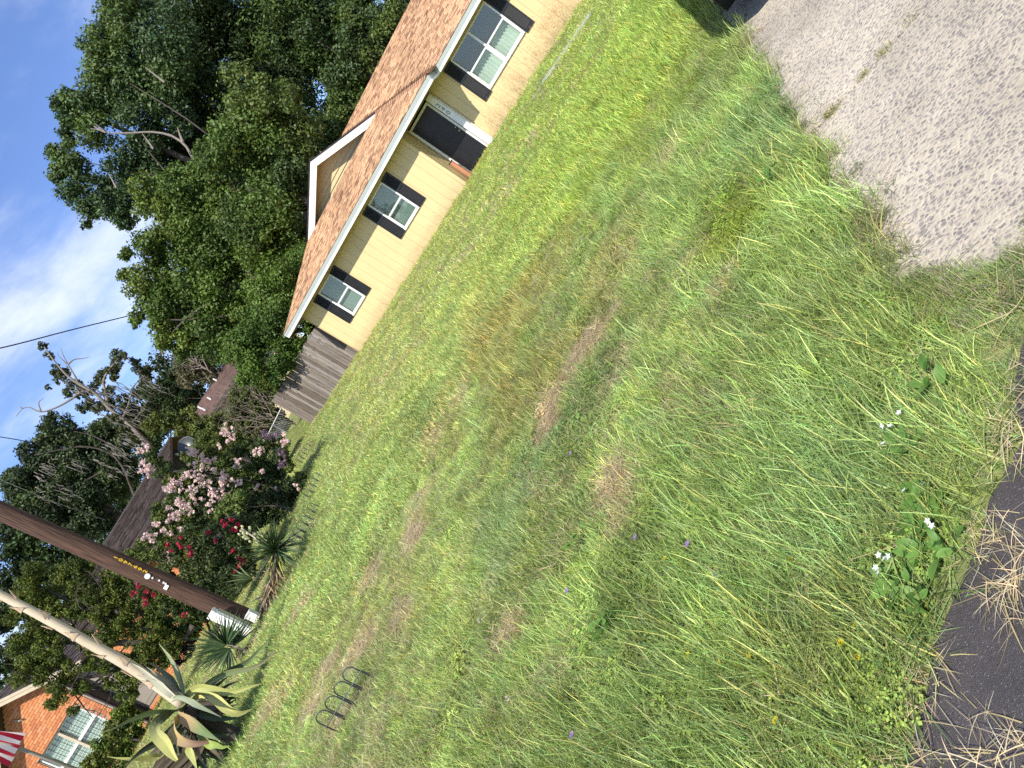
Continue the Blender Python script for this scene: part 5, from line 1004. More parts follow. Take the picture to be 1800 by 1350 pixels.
for sgn in (-1, 1):
    e_ = (AP + sgn * 2.25, -.42, AZ + .06 - 2.25 * SL); t_ = (AP, -.42, AZ + .06)
    fas(e_, t_, -.20, -.07, 0, .035, 'tan_fascia', 'rake_board'); fas((e_[0], -.44, e_[2]), (AP, -.44, t_[2]), -.068, .02, 0, .05, 'tan_fascia', 'rake_trim'); fas((e_[0], -.385, e_[2]), (AP, -.385, t_[2]), -.20, -.18, 0, .38, 'dark_brown', 'soffit')
BR, BD = (.085, .066, .058), (.045, .036, .033); RB = 7.1
front = [H3(-4.5, .15, 2.15), H3(6.15, .15, 2.15), H3(6.15, RB, 4.2), H3(-4.5, RB, 4.2)]; backp = [H3(-4.5, 14, 2.15), H3(6.15, 14, 2.15), H3(6.15, RB, 4.2), H3(-4.5, RB, 4.2)]
r3 = slab3([front[0], front[1], front[2], front[3]], 'roof_under', bh, 'roof'); slab3(backp, 'roof_under', bh, 'roof')
shingles('shingles', r3, front, expo=.21, tab=.34, seed=9, base=BR, dark=BD, th=.04); shingles('shingles', r3, [gr[0], gr[3], gr[2], gr[1]], expo=.16, tab=.3, seed=10, base=BR, dark=BD)
mb = MB(); P, Q = H3(-4.5, RB, 4.2), H3(6.15, RB, 4.2); mb.prism([P + (0, 0, .01), Q + (0, 0, .01), Q + (0, 0, .05), P + (0, 0, .05)], (EN3[0] * .14, EN3[1] * .14, -.03)); part('ridge_cap', mb, 'dark_brown', r3)
mb = MB(); b3(mb, 1.5, 6.15, .08, .14, 1.98, 2.13); part('gutter', mb, 'dark_brown', bh)
mb = MB(); mb.prism([H3(5.6, .6, 2.2), H3(5.6, 13.6, 2.2), H3(5.6, RB, 4.12)], (-EX3[0] * .1, -EX3[1] * .1, 0)); part('gable', mb, 'dark_brown', bh)
# flying metal bird on the gable
bp = H3(-.88, -.02, 2.74); bird = thing('bird_ornament', 'small metal bird ornament with spread wings on the orange brick gable', 'ornament', bp)
mb = MB(); B0 = H3(-.88, -.05, 2.74); mb.tube([B0 + (-.05 * .866, -.05 * .5, .05), B0, B0 + np.array([.1 * .866, .05, -.05])], [.008, .028, .006], 8); part('bird_body', mb, 'bird_metal', bird, smooth=True)
for sg, up_ in ((1, .17), (-1, -.10)):
    mb = MB(); T = B0 + np.array([.866 * .02, .01, up_]) + np.array([.866, .5, 0]) * (-.07 * sg); mb.prism([B0 + np.array([.03 * .866, .015, 0]), B0 - np.array([.04 * .866, .02, 0]), T], tuple(np.array([.5, -.866, 0]) * .012)); part('wing', mb, 'bird_metal', bird)
# satellite dish on the right end of the roof
dc = at(329.3, 785.3, 29.3); dish = thing('satellite_dish', 'round grey satellite dish standing before the end of the brown roof', 'satellite dish', (dc[0], dc[1], 2.2))
axd = np.array([.62, -.72, .52]); axd /= np.linalg.norm(axd); mb = MB(); n = 28; rr_ = [0.001, .1, .2, .3, .38, .40]; a_ = np.cross(axd, (0, 0, 1)); a_ /= np.linalg.norm(a_); b_ = np.cross(a_, axd); vs = []
for sh in (0, -.018):
    for r0 in rr_: vs += [dc + axd * (.9 * r0 * r0 - .12 + sh) + r0 * (math.cos(k * 2 * math.pi / n) * a_ * .94 + math.sin(k * 2 * math.pi / n) * b_ * 1.05) for k in range(n)]
m_ = len(rr_); fs = [(l * m_ * n + i * n + k, l * m_ * n + i * n + (k + 1) % n, l * m_ * n + (i + 1) * n + (k + 1) % n, l * m_ * n + (i + 1) * n + k) for l in (0, 1) for i in range(m_ - 1) for k in range(n)]
fs += [((m_ - 1) * n + k, (m_ - 1) * n + (k + 1) % n, (2 * m_ - 1) * n + (k + 1) % n, (2 * m_ - 1) * n + k) for k in range(n)]
mb.add(vs, fs); part('reflector', mb, 'dish_grey', dish, smooth=True)
lnb = at(311.5, 799, 28.95); mb = MB(); mb.tube([dc - b_ * .40 - axd * .0, (dc - b_ * .45 + lnb) / 2, lnb], .014, 6); part('arm', mb, 'dish_grey', dish); mb = MB(); mb.tube([lnb - axd * .05, lnb + axd * .06], [.05, .035], 10); part('receiver', mb, 'white_paint', dish)
mb = MB(); mb.tube([dc - axd * .13, dc - axd * .22, (dc[0] - axd[0] * .22, dc[1] - axd[1] * .22, 2.1)], .025, 8); part('mast', mb, 'dish_grey', dish)
# flag on its pole
fp0, fp1 = at(120, 1347, 17.1), at(0, 1303, 17.0); fd = (fp1 - fp0) / np.linalg.norm(fp1 - fp0); kk = (fp0[2] - float(hgt(fp0[0], fp0[1]))) / fd[2]; fb = fp0 - fd * kk
fpo = thing('flag_pole', 'slim grey flag pole in front of the orange brick wall', 'flag pole', fb); mb = MB(); mb.tube([fb - fd * .2, fb + fd * 5.6], [.036, .026], 10); part('pole_shaft', mb, 'taupe', fpo, smooth=True); mb = MB(); mb.tube([fb + fd * 5.6, fb + fd * 5.63, fb + fd * 5.68, fb + fd * 5.72], [.01, .05, .05, .01], 10); part('finial', mb, 'brass', fpo, smooth=True)
fl0 = at(-75, 1286, 16.95); flag = MB(); n1_, n2_ = 13, 20; dn = at(36, 1318, 16.95) - at(-75, 1292, 16.95); ac = at(28, 1343, 16.95) - at(37, 1309, 16.95)
for j in range(n1_):
    col = (.42, .015, .04) if j % 2 == 0 else (.72, .70, .70)
    vs = []
    for i in range(n2_ + 1):
        t_ = i / n2_
        for e in (j, j + 1):
            q = e / n1_; p = fl0 + dn * (t_ * (1.02 - .10 * q)) + ac * (q * 1.75 - .75) * (.55 + .45 * t_) + np.array([.49, -.85, 0]) * (.07 * math.sin(q * 17 + t_ * 3) * (.5 + .5 * t_)) ; vs.append(p)
    flag.add(vs, [(2 * i, 2 * i + 1, 2 * i + 3, 2 * i + 2) for i in range(n2_)], col)
fo = thing('flag', 'red and white striped flag hanging limp from the slim pole', 'flag', fl0); part('flag_cloth', flag, 'petal', fo, smooth=True, col=True)
# cottage farther off
E1, E2 = at(386.7, 707, 39), at(416, 655, 39); zc_ = (E1[2] + E2[2]) / 2; ud = E2 - E1; ud[2] = 0; ud /= np.linalg.norm(ud); bk = np.array([-ud[1], ud[0], 0]); E0 = np.array([E1[0], E1[1], zc_]) - ud * 3.2; E3_ = E0 + ud * 8.5
cot = thing('cottage', 'cream walled cottage with low brown roof seen over the board fence', 'house', (E0[0], E0[1], float(hgt(E0[0], E0[1]))))
rz_ = 1.25; q0, q1, q2, q3 = E0, E3_, E3_ + bk * 4.2 + (0, 0, rz_), E0 + bk * 4.2 + (0, 0, rz_)
mb = MB(); mb.prism([p - np.array((0, 0, .05)) for p in (q0, q1, q2, q3)], (0, 0, .05)); mb.prism([p - np.array((0, 0, .05)) for p in (q0 + bk * 8.4, q1 + bk * 8.4, q2, q3)], (0, 0, .05)); rc = part('roof', mb, 'roof_under', cot)
shingles('shingles', rc, [q0, q1, q2, q3], expo=.16, tab=.3, seed=12, base=(.12, .074, .062), dark=(.095, .058, .05), th=.01)
mb = MB(); mb.obox(E0, ud, bk, (0, 0, 1), (0, 8.5), (-.03, .03), (-.16, .02)); part('fascia', mb, 'dark_brown', cot)
mb = MB(); mb.obox(E0, ud, bk, (0, 0, 1), (2.6, 8.2), (.6, .8), (-4, -.02)); mb.obox(E0, ud, bk, (0, 0, 1), (2.6, 2.8), (.8, 7.8), (-4, -.02)); part('wall', mb, 'cream_wall', cot)
for k, (u, v) in enumerate(((371, 702), (354, 718), (361, 721), (381, 669))):
    qd = ray(u, v); nn_ = np.cross(ud, q3 - q0); t_ = ((q0 - CAM) @ nn_) / (qd @ nn_); P = CAM + qd * t_; mb = MB(); mb.tube([P, P + (0, 0, .22)], .05, 8); part('vent_pipe', mb, 'white_paint', rc)

# ------------------------------------------------------------------ agave, yucca, palmetto
AD = 10.2
def agl(pts, w, col, name='leaf', d0=AD, vee=.24, twist=0, prof=None, face=None, tip=None):
    P = smooth_path([at(p[0], p[1], d0 + (p[2] if len(p) > 2 else 0)) for p in pts], 18); mb = MB()
    mb.ribbon(P, w, face=face if face is not None else (.49, -.85, .45), vee=vee, thick=.012, twist=twist, prof=prof)
    n = len(mb.v); c0 = np.array(col); c1 = np.array(tip if tip is not None else col); mb.c = [tuple((c0 + (c1 - c0) * sst(.35, .8, (i // 7) / 17)) * (1 + .10 * math.sin(i * 1.7))) for i in range(n)]
    return part(name, mb, 'blade_leaf', agave, smooth=True, col=True)
ag0 = at(398, 1290, 10.3); ag0[2] = float(hgt(ag0[0], ag0[1])); agave = thing('agave_plant', 'huge yellowing agave with drooping leaves and a tall pale flower stalk', 'agave', ag0)
GG, YE, YL, GY, BRN, DKG, WH = (.22, .27, .12), (.37, .39, .13), (.46, .45, .16), (.30, .34, .19), (.33, .20, .10), (.075, .10, .05), (.50, .49, .38)
pf_wide = lambda k: (.7 + .9 * k if k < .35 else 1.0) * (1 if k < .5 else max(.03, (1 - k) / .5) ** .8)
pf_blunt = lambda k: (.5 + 1.0 * min(k, .5)) * (1 if k < .62 else max(.05, (1 - k) / .38) ** .8)
agl([(322, 1236, .1), (330, 1222), (348, 1210, -.1), (375, 1213, -.2), (405, 1217, -.25), (444, 1206, -.3), (461, 1202, -.3)], .10, YE, prof=pf_wide)
agl([(335, 1236, .05), (350, 1222), (364, 1223, -.15), (381, 1231, -.3), (399, 1247, -.4), (419, 1255, -.4), (444, 1246, -.35)], .115, YL, prof=pf_blunt, twist=.5)
agl([(322, 1236), (322, 1222, .02), (318, 1200, .05), (303, 1163, .1), (279, 1131, .15)], .085, GY)
agl([(318, 1240), (317, 1224, -.05), (300, 1214, -.08), (283, 1203, -.1), (262, 1195, -.1), (241, 1187, -.1)], .065, WH)
agl([(322, 1238), (300, 1222, -.1), (272, 1198, -.12), (248, 1176, -.12), (232, 1166, -.1)], .11, WH, vee=.3)
agl([(322, 1232, .05), (306, 1202, .06), (285, 1180, .08), (262, 1165, .1)], .10, (.20, .23, .16), vee=.3)
agl([(322, 1234, -.02), (305, 1212, -.05), (286, 1192, -.06), (258, 1173, -.05)], .09, (.40, .39, .30), vee=.3)
agl([(300, 1232, -.05), (312, 1226, -.12), (330, 1231, -.25), (351, 1242, -.4), (372, 1252, -.5), (389, 1261, -.55)], .085, (.26, .30, .20), tip=(.16, .19, .12))
agl([(322, 1245), (308, 1250, -.1), (289, 1250, -.2), (261, 1254.5, -.3), (227, 1267, -.4), (199, 1281, -.5), (178, 1288, -.5)], .07, GG)
agl([(322, 1248), (305, 1254, -.15), (286, 1261, -.25), (272, 1274, -.3), (273, 1290, -.35), (287, 1305, -.4), (300, 1325, -.4), (311, 1337, -.4)], .15, DKG, tip=YL, prof=lambda k: (.4 + .9 * k) * (1 if k < .72 else max(.08, (1 - k) / .28) ** .7), twist=.3)
agl([(318, 1250), (312, 1258, -.2), (328, 1267, -.35), (348, 1280, -.5), (367, 1292, -.55), (384, 1301, -.6)], .145, (.42, .30, .16), tip=(.13, .19, .07), prof=pf_blunt)
agl([(316, 1262, -.1), (302, 1274, -.3), (304, 1291, -.4), (320, 1304, -.45), (345, 1308, -.5), (380, 1301, -.5)], .125, (.47, .35, .14), tip=(.24, .15, .10), prof=pf_wide)
agl([(322, 1290, -.2), (329, 1314, -.4), (337, 1330, -.45), (346, 1352, -.45)], .105, YE, prof=pf_blunt)
agl([(338, 1292, -.2), (345, 1314, -.4), (352, 1333, -.42), (362, 1348, -.4)], .08, BRN, tip=(.2, .13, .09))
agl([(345, 1290, -.2), (365, 1308, -.5), (379, 1310, -.55), (391, 1314, -.55), (403, 1311, -.55)], .10, (.28, .36, .09), prof=pf_blunt)
agl([(318, 1262), (296, 1285, -.1), (276, 1304, -.2), (250, 1320, -.25), (231, 1336, -.3), (216, 1356, -.3)], .09, (.05, .06, .035))  # shaded back of a leaf, the shade put into its dark colour
agl([(300, 1310, .1), (280, 1328, 0), (253, 1333, -.05), (230, 1334, -.1), (209, 1333, -.1), (188, 1330, -.1)], .12, YL, prof=lambda k: max(.05, 1.0 - k), face=(.3, -.6, .6))
agl([(335, 1240, .1), (352, 1216, .15), (372, 1197, .2), (401, 1183, .2), (437, 1176, .15), (461, 1165, .1), (477, 1150, .1), (483, 1142, .1), (480, 1155, .05), (478, 1171, .05)], .075, GG, tip=(.17, .16, .09), prof=lambda k: .9 if k < .5 else max(.08, 1.7 * (1 - k)))
agl([(350, 1230, .2), (375, 1200, .3), (401, 1181, .35), (431, 1166, .35), (455, 1143, .3), (473, 1123, .25)], .085, (.09, .12, .055))
agl([(345, 1245, .1), (370, 1215, .2), (392, 1196, .25), (404, 1186, .3)], .07, (.06, .08, .04)); agl([(350, 1238, .1), (376, 1222, .2), (400, 1205, .25), (425, 1195, .25)], .06, (.06, .08, .04))
r_ = np.random.default_rng(77)
for i in range(44):                                                  # old dead leaves round the base, shade put into their dark tones
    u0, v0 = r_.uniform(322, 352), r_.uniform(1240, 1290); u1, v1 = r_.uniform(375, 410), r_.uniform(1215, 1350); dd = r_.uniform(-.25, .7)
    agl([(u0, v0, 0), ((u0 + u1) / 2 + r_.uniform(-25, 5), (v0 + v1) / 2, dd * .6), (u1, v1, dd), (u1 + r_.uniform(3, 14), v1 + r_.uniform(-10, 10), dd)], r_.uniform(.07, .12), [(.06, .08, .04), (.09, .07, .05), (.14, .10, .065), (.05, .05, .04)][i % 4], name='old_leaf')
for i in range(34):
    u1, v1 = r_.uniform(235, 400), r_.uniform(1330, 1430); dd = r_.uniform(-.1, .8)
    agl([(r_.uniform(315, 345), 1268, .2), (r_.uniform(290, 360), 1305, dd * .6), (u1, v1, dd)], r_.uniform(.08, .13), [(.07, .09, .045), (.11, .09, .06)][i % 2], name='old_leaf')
mb = MB(); P = smooth_path([ag0 - (0, 0, .1), at(370, 1272, 10.3), at(330, 1242, 10.2)], 8); mb.tube(P, [.09, .10, .10, .09, .09, .08, .07, .06], 12); part('stem', mb, 'bark', agave, smooth=True)
sp = [at(322, 1236, AD), at(243, 1180, AD), at(160, 1132, AD + .02), at(80, 1087, AD + .03), at(0, 1045, AD + .05), at(-60, 1014, AD + .06), at(-180, 955, AD + .1)]; SP = smooth_path(sp, 40); mb = MB(); mb.tube(SP, [.074 - .0011 * k for k in range(40)], 16); part('flower_stalk', mb, 'stalk', agave, smooth=True)
for k in range(26):
    i = 3 + k * 1.4; a = int(i); p = SP[a] + (SP[a + 1] - SP[a]) * (i - a); t_ = SP[a + 1] - SP[a]; t_ /= np.linalg.norm(t_); ph = k * 2.39; s1 = np.cross(t_, (.3, .8, .5)); s1 /= np.linalg.norm(s1); s2 = np.cross(t_, s1); o_ = s1 * math.cos(ph) + s2 * math.sin(ph); w_ = np.cross(t_, o_); rr = .074 - .0011 * i; L = .15 - .001 * k
    mb = MB(); B = [p + o_ * rr * .95 - w_ * .055, p + o_ * rr * 1.05 - t_ * .0, p + o_ * rr * .95 + w_ * .055, p + o_ * (rr + .012) + t_ * L * .55 - w_ * .018, p + o_ * (rr + .02) + t_ * L * .55 + w_ * .018, p + o_ * (rr + .035) + t_ * L]
    mb.add(B + [b + o_ * .004 for b in B], [(0, 1, 4, 3), (1, 2, 4), (3, 4, 5), (9, 10, 7, 6), (10, 8, 7), (11, 10, 9), (0, 3, 9, 6), (2, 8, 10, 4), (3, 5, 11, 9), (4, 10, 11, 5)]); part('bract', mb, 'bract', agave)
def leaf_mesh(name, L, w, col, m='blade_leaf', droop=.12, vee=.2, n=6, col2=None, prof=None):
    mb = MB(); P = [(L * k / n, 0, -droop * L * (k / n) ** 2) for k in range(n + 1)]; mb.ribbon(P, w, face=(0, 0, 1), vee=vee, thick=.004, prof=prof or (lambda k: .5 + 1.4 * k if k < .35 else max(.03, (1 - k) / .65)))
    a, b = np.array(col), np.array(col2 if col2 else col); mb.c = [tuple(a + (b - a) * (i // 7) / n) for i in range(len(mb.v))]; return mb.mesh(name, m, smooth=True, col=True)
def aim(o, pos, d, roll=0.0):
    d = Vector(d).normalized(); z = Vector((0, 0, 1)); y = z.cross(d); y = y.normalized() if y.length > 1e-3 else Vector((0, 1, 0)); z = d.cross(y); M_ = Matrix((d, y, z)).transposed().to_4x4() @ Matrix.Rotation(roll, 4, 'X'); M_.translation = Vector(pos); o.matrix_local = M_; return o
yc, yb0 = at(485, 966, 12.7), at(452, 1092, 13.6); yb0[2] = float(hgt(yb0[0], yb0[1]))
yuc = thing('yucca_plant', 'spiky green yucca leaning over a shaggy skirt of dead leaves', 'yucca', yb0); by = yb0
LMS = [leaf_mesh('leaf', .52, .048, (.075, .125, .045), col2=(.11, .16, .06)), leaf_mesh('leaf', .47, .046, (.10, .15, .055), col2=(.16, .20, .08)), leaf_mesh('leaf', .55, .046, (.06, .105, .045), droop=.2)]
axy = at(492, 945, 12.65) - yb0; axy /= np.linalg.norm(axy); axy = axy * .6 + np.array([.1, -.3, .75]); axy /= np.linalg.norm(axy); r_ = np.random.default_rng(12)
for i in range(120):
    d = r_.normal(0, 1, 3); d /= np.linalg.norm(d); d = d + axy * r_.uniform(.25, .9); d[2] = max(d[2], -.45); aim(link('leaf', LMS[i % 3], parent=yuc), yc - by + r_.normal(0, .025, 3), d, r_.normal(0, .4)).scale *= r_.uniform(.75, 1.08)
mb = MB(); YP = smooth_path([yb0 - (0, 0, .1), at(465, 1062, 13.2) , at(482, 1010, 12.8), yc], 12); mb.tube(YP, [.05] * 12, 8); part('stem', mb, 'bark', yuc)
DLM = [leaf_mesh('dead_leaf', .36, .03, (.33, .23, .12), col2=(.42, .32, .2), droop=.25), leaf_mesh('dead_leaf', .34, .028, (.22, .17, .12), col2=(.3, .25, .19), droop=.3), leaf_mesh('dead_leaf', .34, .028, (.085, .075, .07), col2=(.14, .125, .11), droop=.3), leaf_mesh('dead_leaf', .38, .035, (.50, .47, .10), col2=(.45, .38, .12), droop=.2)]
for i in range(190):
    k = r_.uniform(.12, .97); P = YP[min(11, int(k * 11))] + r_.normal(0, .03, 3); back_ = -(YP[-1] - YP[0]); back_ /= np.linalg.norm(back_); d = back_ * .8 + r_.normal(0, .42, 3) + np.array([.12, -.2, -.25]); mi = 3 if k > .9 and r_.uniform() < .6 else (0 if k > .62 else (1 if k > .4 and r_.uniform() < .7 else 2)); aim(link('dead_leaf', DLM[mi], parent=yuc), P - by, d, r_.normal(0, .8))
y2 = at(444, 1018, 13.2); 
for i in range(26):
    d = np.array([-.30, -.2, .55]) + r_.normal(0, .38, 3); aim(link('leaf', LMS[i % 3], parent=yuc), y2 - by, d, r_.normal(0, .4)).scale *= r_.uniform(.7, .95)
# its cream flower stalk
mb = MB(); P = smooth_path([at(462, 952, 12.75), at(445, 943, 12.75), at(424, 928, 12.75)], 8); mb.tube(P, .012, 6); fsk = part('flower_stem', mb, 'stalk', yuc)
mb = MB()
for i in range(34):
    p = P[r_.integers(1, 8)] + r_.normal(0, .05, 3); mb.tube([p, p + (0, 0, -.025), p + (0, 0, -.05)], [.006, .022, .012], 5, tuple(np.array((.62, .62, .36)) * r_.uniform(.8, 1.1)))
part('yucca_blossom', mb, 'petal', fsk, col=True, kind='stuff')
ph = at(397, 1133, 12.9); pb_ = at(428, 1138, 13.0); pb_[2] = float(hgt(pb_[0], pb_[1])); pal = thing('palmetto_plant', 'dark green fan palmetto standing before the white pedestal', 'palmetto', pb_)
PLM = [leaf_mesh('leaflet', .60, .040, (.05, .095, .035), droop=.06, vee=.3), leaf_mesh('leaflet', .56, .038, (.075, .12, .045), droop=.12, vee=.3), leaf_mesh('leaflet', .58, .036, (.04, .075, .035), droop=.18, vee=.3)]
RG, UP, FW = np.array([.866, .5, 0]), np.array([0, 0, 1.]), np.array([.49, -.85, 0])
for hub, a0, a1, n, tilt, sc in ((ph, -10, 175, 34, .15, 1.0), (at(404, 1140, 12.75), 100, 235, 22, .35, .92), (at(408, 1138, 13.15), -25, 95, 18, -.3, .9)):
    mb = MB(); mb.tube([pb_ - (0, 0, .05), (pb_ + hub) / 2 + (0, 0, .04), hub], [.014, .011, .009], 6); part('stalk', mb, 'bract' if tilt < 0 else 'stalk', pal)
    for i in range(n):
        a = math.radians(a0 + (a1 - a0) * i / (n - 1) + r_.normal(0, 1.5)); d = RG * math.cos(a) + UP * math.sin(a) + FW * (tilt + r_.normal(0, .07)); aim(link('leaflet', PLM[i % 3], parent=pal), hub - pb_, d, r_.normal(0, .5) + 1.2).scale *= sc * r_.uniform(.9, 1.06)
for i in range(16):
    aim(link('dead_leaf', DLM[i % 3], parent=pal), (at(410, 1140, 12.9) - pb_) * r_.uniform(.2, .9), r_.normal(0, 1, 3) * (1, 1, .3) + np.array([0, 0, -.5]), r_.normal(0, .8)).scale *= .8

# ------------------------------------------------------------------ garden edging hoops
def edging(cx_, n, label, sc=1.0):
    g = cx_; t = thing('garden_edging', label, 'garden edging', g, 'wire garden edging in the lawn'); R0 = rgt_ * sc
    for i in range(n):
        o = g + R0 * (.16 * (i - (n - 1) / 2)); P = [o - R0 * .07 - (0, 0, .06)] + [o - R0 * .07 * math.cos(a) + np.array((0, 0, (.22 + .07 * math.sin(a)) * sc)) for a in np.linspace(0, math.pi, 11)] + [o + R0 * .07 - (0, 0, .06)]
        mb = MB(); mb.tube(P, .0052, 6); part('hoop', mb, 'edging_metal', t, smooth=True)
        P = [o + R0 * .08 - (0, 0, .06), o + R0 * .08 + np.array((0, 0, .15 * sc))]; mb = MB(); mb.tube(P, .0045, 5); part('stake', mb, 'edging_metal', t)
    mb = MB(); L = .16 * n / 2; mb.tube([g - R0 * L + (0, 0, .15 * sc), g + R0 * L + (0, 0, .15 * sc)], .0055, 6); part('cross_bar', mb, 'edging_metal', t)
edging(on_ground(628, 1240), 4, 'dark four hoop wire edging standing alone in the open lawn', .78)
edging(on_ground(541, 800), 6, 'wire edging hoops in the lawn before the shade of the pink bush', .85)
edging(on_ground(556, 862), 5, 'wire edging hoops half hidden by the shaded foot of the bushes', .8)
edging(on_ground(545, 925), 6, 'wire edging hoops on the bed edge right of the yucca', .8)
edging(on_ground(523, 965), 5, 'wire edging hoops close behind the yucca head', .8)

# ------------------------------------------------------------------ weeds and wild flowers close to the road
def ov(name, L, w, col):
    mb = MB(); n = 6; vs = []
    for k in range(n + 1):
        t_ = k / n; ww = w * math.sin(math.pi * min(1, t_ * .92 + .06)) ** .8; z = .12 * L * math.sin(t_ * 2.6) - .08 * L * t_; vs += [(L * t_, -ww, z + .12 * ww), (L * t_, 0, z), (L * t_, ww, z + .12 * ww)]
    mb.add(vs, [(3 * k + j, 3 * k + j + 1, 3 * k + 4 + j, 3 * k + 3 + j) for k in range(n) for j in (0, 1)]); mb.c = [tuple(np.array(col) * (.85 if i % 3 == 1 else 1.05)) for i in range(len(mb.v))]; return mb.mesh(name, 'leaf', col=True, smooth=True)
OVM = [ov('leaf', .048, .013, (.10, .21, .04)), ov('leaf', .055, .015, (.13, .25, .05)), ov('leaf', .04, .012, (.08, .17, .035))]
mb = MB(); 
for k in range(5):
    a = k * 1.257; c, s = math.cos(a), math.sin(a); mb.add([(0, 0, 0), (.005 * c - .003 * s, .005 * s + .003 * c, .002), (.010 * c, .010 * s, .003), (.005 * c + .003 * s, .005 * s - .003 * c, .002)], [(0, 1, 2, 3)], (.85, .85, .85))
FLM = mb.mesh('flower', 'petal', col=True)
def weed(u, v, n, label, fl=2, sc=1.0, h=.05):
    g = on_ground(u, v); t = thing('broadleaf_weed', label, 'weed', g, 'broad leaved weeds')
    for i in range(n):
        a = i * 2.4 + r_.normal(0, .3); e = r_.uniform(.1, .75); aim(link('leaf', OVM[i % 3], parent=t), (r_.normal(0, .022), r_.normal(0, .022), r_.uniform(.015, h) + .055), (math.cos(a) * math.cos(e), math.sin(a) * math.cos(e), math.sin(e)), r_.normal(0, .3)).scale *= sc * r_.uniform(.65, 1.1)
    for i in range(fl):
        o = link('flower', FLM, (r_.normal(0, .03), r_.normal(0, .03), h + .10), t); o.rotation_euler = (r_.normal(0, .3) + .3, r_.normal(0, .3), r_.uniform(0, 6))
weed(1662, 905, 15, 'leafy weed with one white flower nearest the top of the road edge', 1, 1.1); weed(1660, 955, 18, 'large leafy weed with two white flowers beside the straw and asphalt', 2, 1.1); weed(1650, 1005, 16, 'leafy weed without open flowers in the road edge clump', 0, 1.0); weed(1700, 985, 10, 'small leafy weed with a white flower leaning over the asphalt', 1, 1.0)
weed(1600, 1025, 12, 'weed with tiny white flowers buried in long grass by the road', 3, .9); weed(1650, 1070, 14, 'leafy weed with white flowers at the lower end of the clump', 2, 1.1); weed(1612, 1065, 8, 'reddish bit of weed beside the lower white flowered clump', 0, .8)
weed(1618, 815, 12, 'weed dotted with small white flowers under long grass', 4, .9); weed(1665, 695, 9, 'spreading weed low in the grass below the driveway corner', 0, 1.2); weed(1093, 1113, 16, 'bright leafy weed patch in the middle of the mown lawn', 0, 1.1); weed(1040, 960, 10, 'dark leafy weed beside a bare spot in the lawn', 0, .9); weed(1375, 325, 12, 'leafy weed growing at the tall grass near the driveway', 0, 1.2, .06)
def wild(u, v, col, label, sc=1.0, h=.07, puff=False):
    g = on_ground(u, v); t = thing('wildflower', label, 'wildflower', g, 'small wild flowers in the lawn'); mb = MB(); mb.tube([(0, 0, 0), (.004, 0, h * .6), (0, .004, h)], .0015, 4, (.12, .2, .05))
    n = 26 if puff else 6
    for k in range(n):
        if puff: d = r_.normal(0, 1, 3); d /= np.linalg.norm(d)
        else: d = np.array([math.cos(k * 1.047), math.sin(k * 1.047), .35])
        s = np.cross(d, (.2, .1, .9)); s /= np.linalg.norm(s); c0 = np.array([0, .004, h]); l = .011 * sc; mb.add([c0, c0 + d * l * .7 + s * l * .4, c0 + d * l * 1.2, c0 + d * l * .7 - s * l * .4], [(0, 1, 2, 3)], col)
    o = part('flower_head', mb, 'petal', t, org=(0, 0, 0), col=True)
YF, VF, WF = (.80, .62, .02), (.34, .20, .48), (.50, .47, .38)
for u, v, l in ((1195, 996, 'yellow wild flower between the two violet ones in the middle lawn'), (1245, 803, 'lone yellow wild flower highest up in the long grass'), (1239, 1169, 'yellow wild flower at the edge of the mown and the long grass'), (1295, 1187, 'yellow wild flower right next to the edge of the long grass'),
    (1540, 1120, 'yellow wild flower in the low clover by the asphalt, uppermost of three'), (1515, 1151, 'yellow wild flower in the low clover by the asphalt, middle of three'), (1545, 1178, 'yellow wild flower in the low clover by the asphalt, lowest of three'), (1406, 1247, 'upper of two yellow wild flowers near the bottom of the long grass'), (1399, 1288, 'lower of two yellow wild flowers near the bottom of the long grass'),
    (1420, 1004, 'yellow wild flower alone in the deep long grass'), (1349, 1174, 'small yellow flower deep in grass below the violet flowers'), (1473, 1092, 'small yellow flower in long grass above the clover')): wild(u, v, YF, l)
for u, v, l in ((1147, 964, 'left violet wild flower of the pair beside a yellow one'), (1243, 978, 'right violet wild flower of the pair beside a yellow one'), (1296, 1036, 'violet wild flower at the start of the long grass'), (1026, 812, 'violet wild flower standing just below the long bare strip'), (1026, 1056, 'violet wild flower on the mown lawn beside a bare spot'), (1040, 1311, 'violet wild flower near the bottom edge of the lawn')): wild(u, v, VF, l, 1.3, .09)
for u, v, l in ((870, 1106, 'pale seed head on the mown lawn above a bare patch'), (924, 1246, 'pale seed head lowest down on the mown lawn'), (850, 626, 'pale seed head at the left edge of the brownish tall grass'), (752, 880, 'pale seed head high on the lawn before the yucca'), (715, 988, 'pale seed head standing in dry patchy turf'), (866, 612, 'pale seed head in the brownish grass, left of a pair'), (915, 600, 'pale seed head in the brownish grass, right of a pair'), (1040, 432, 'pale seed head at the right end of the brownish grass'), (830, 640, 'pale seed head just below the brownish tall grass'), (690, 850, 'pale seed head on the far lawn before the pink bush'), (748, 405, 'pale seed head close to the yellow house wall')): wild(u, v, WF, l, 1.1, .10, True)

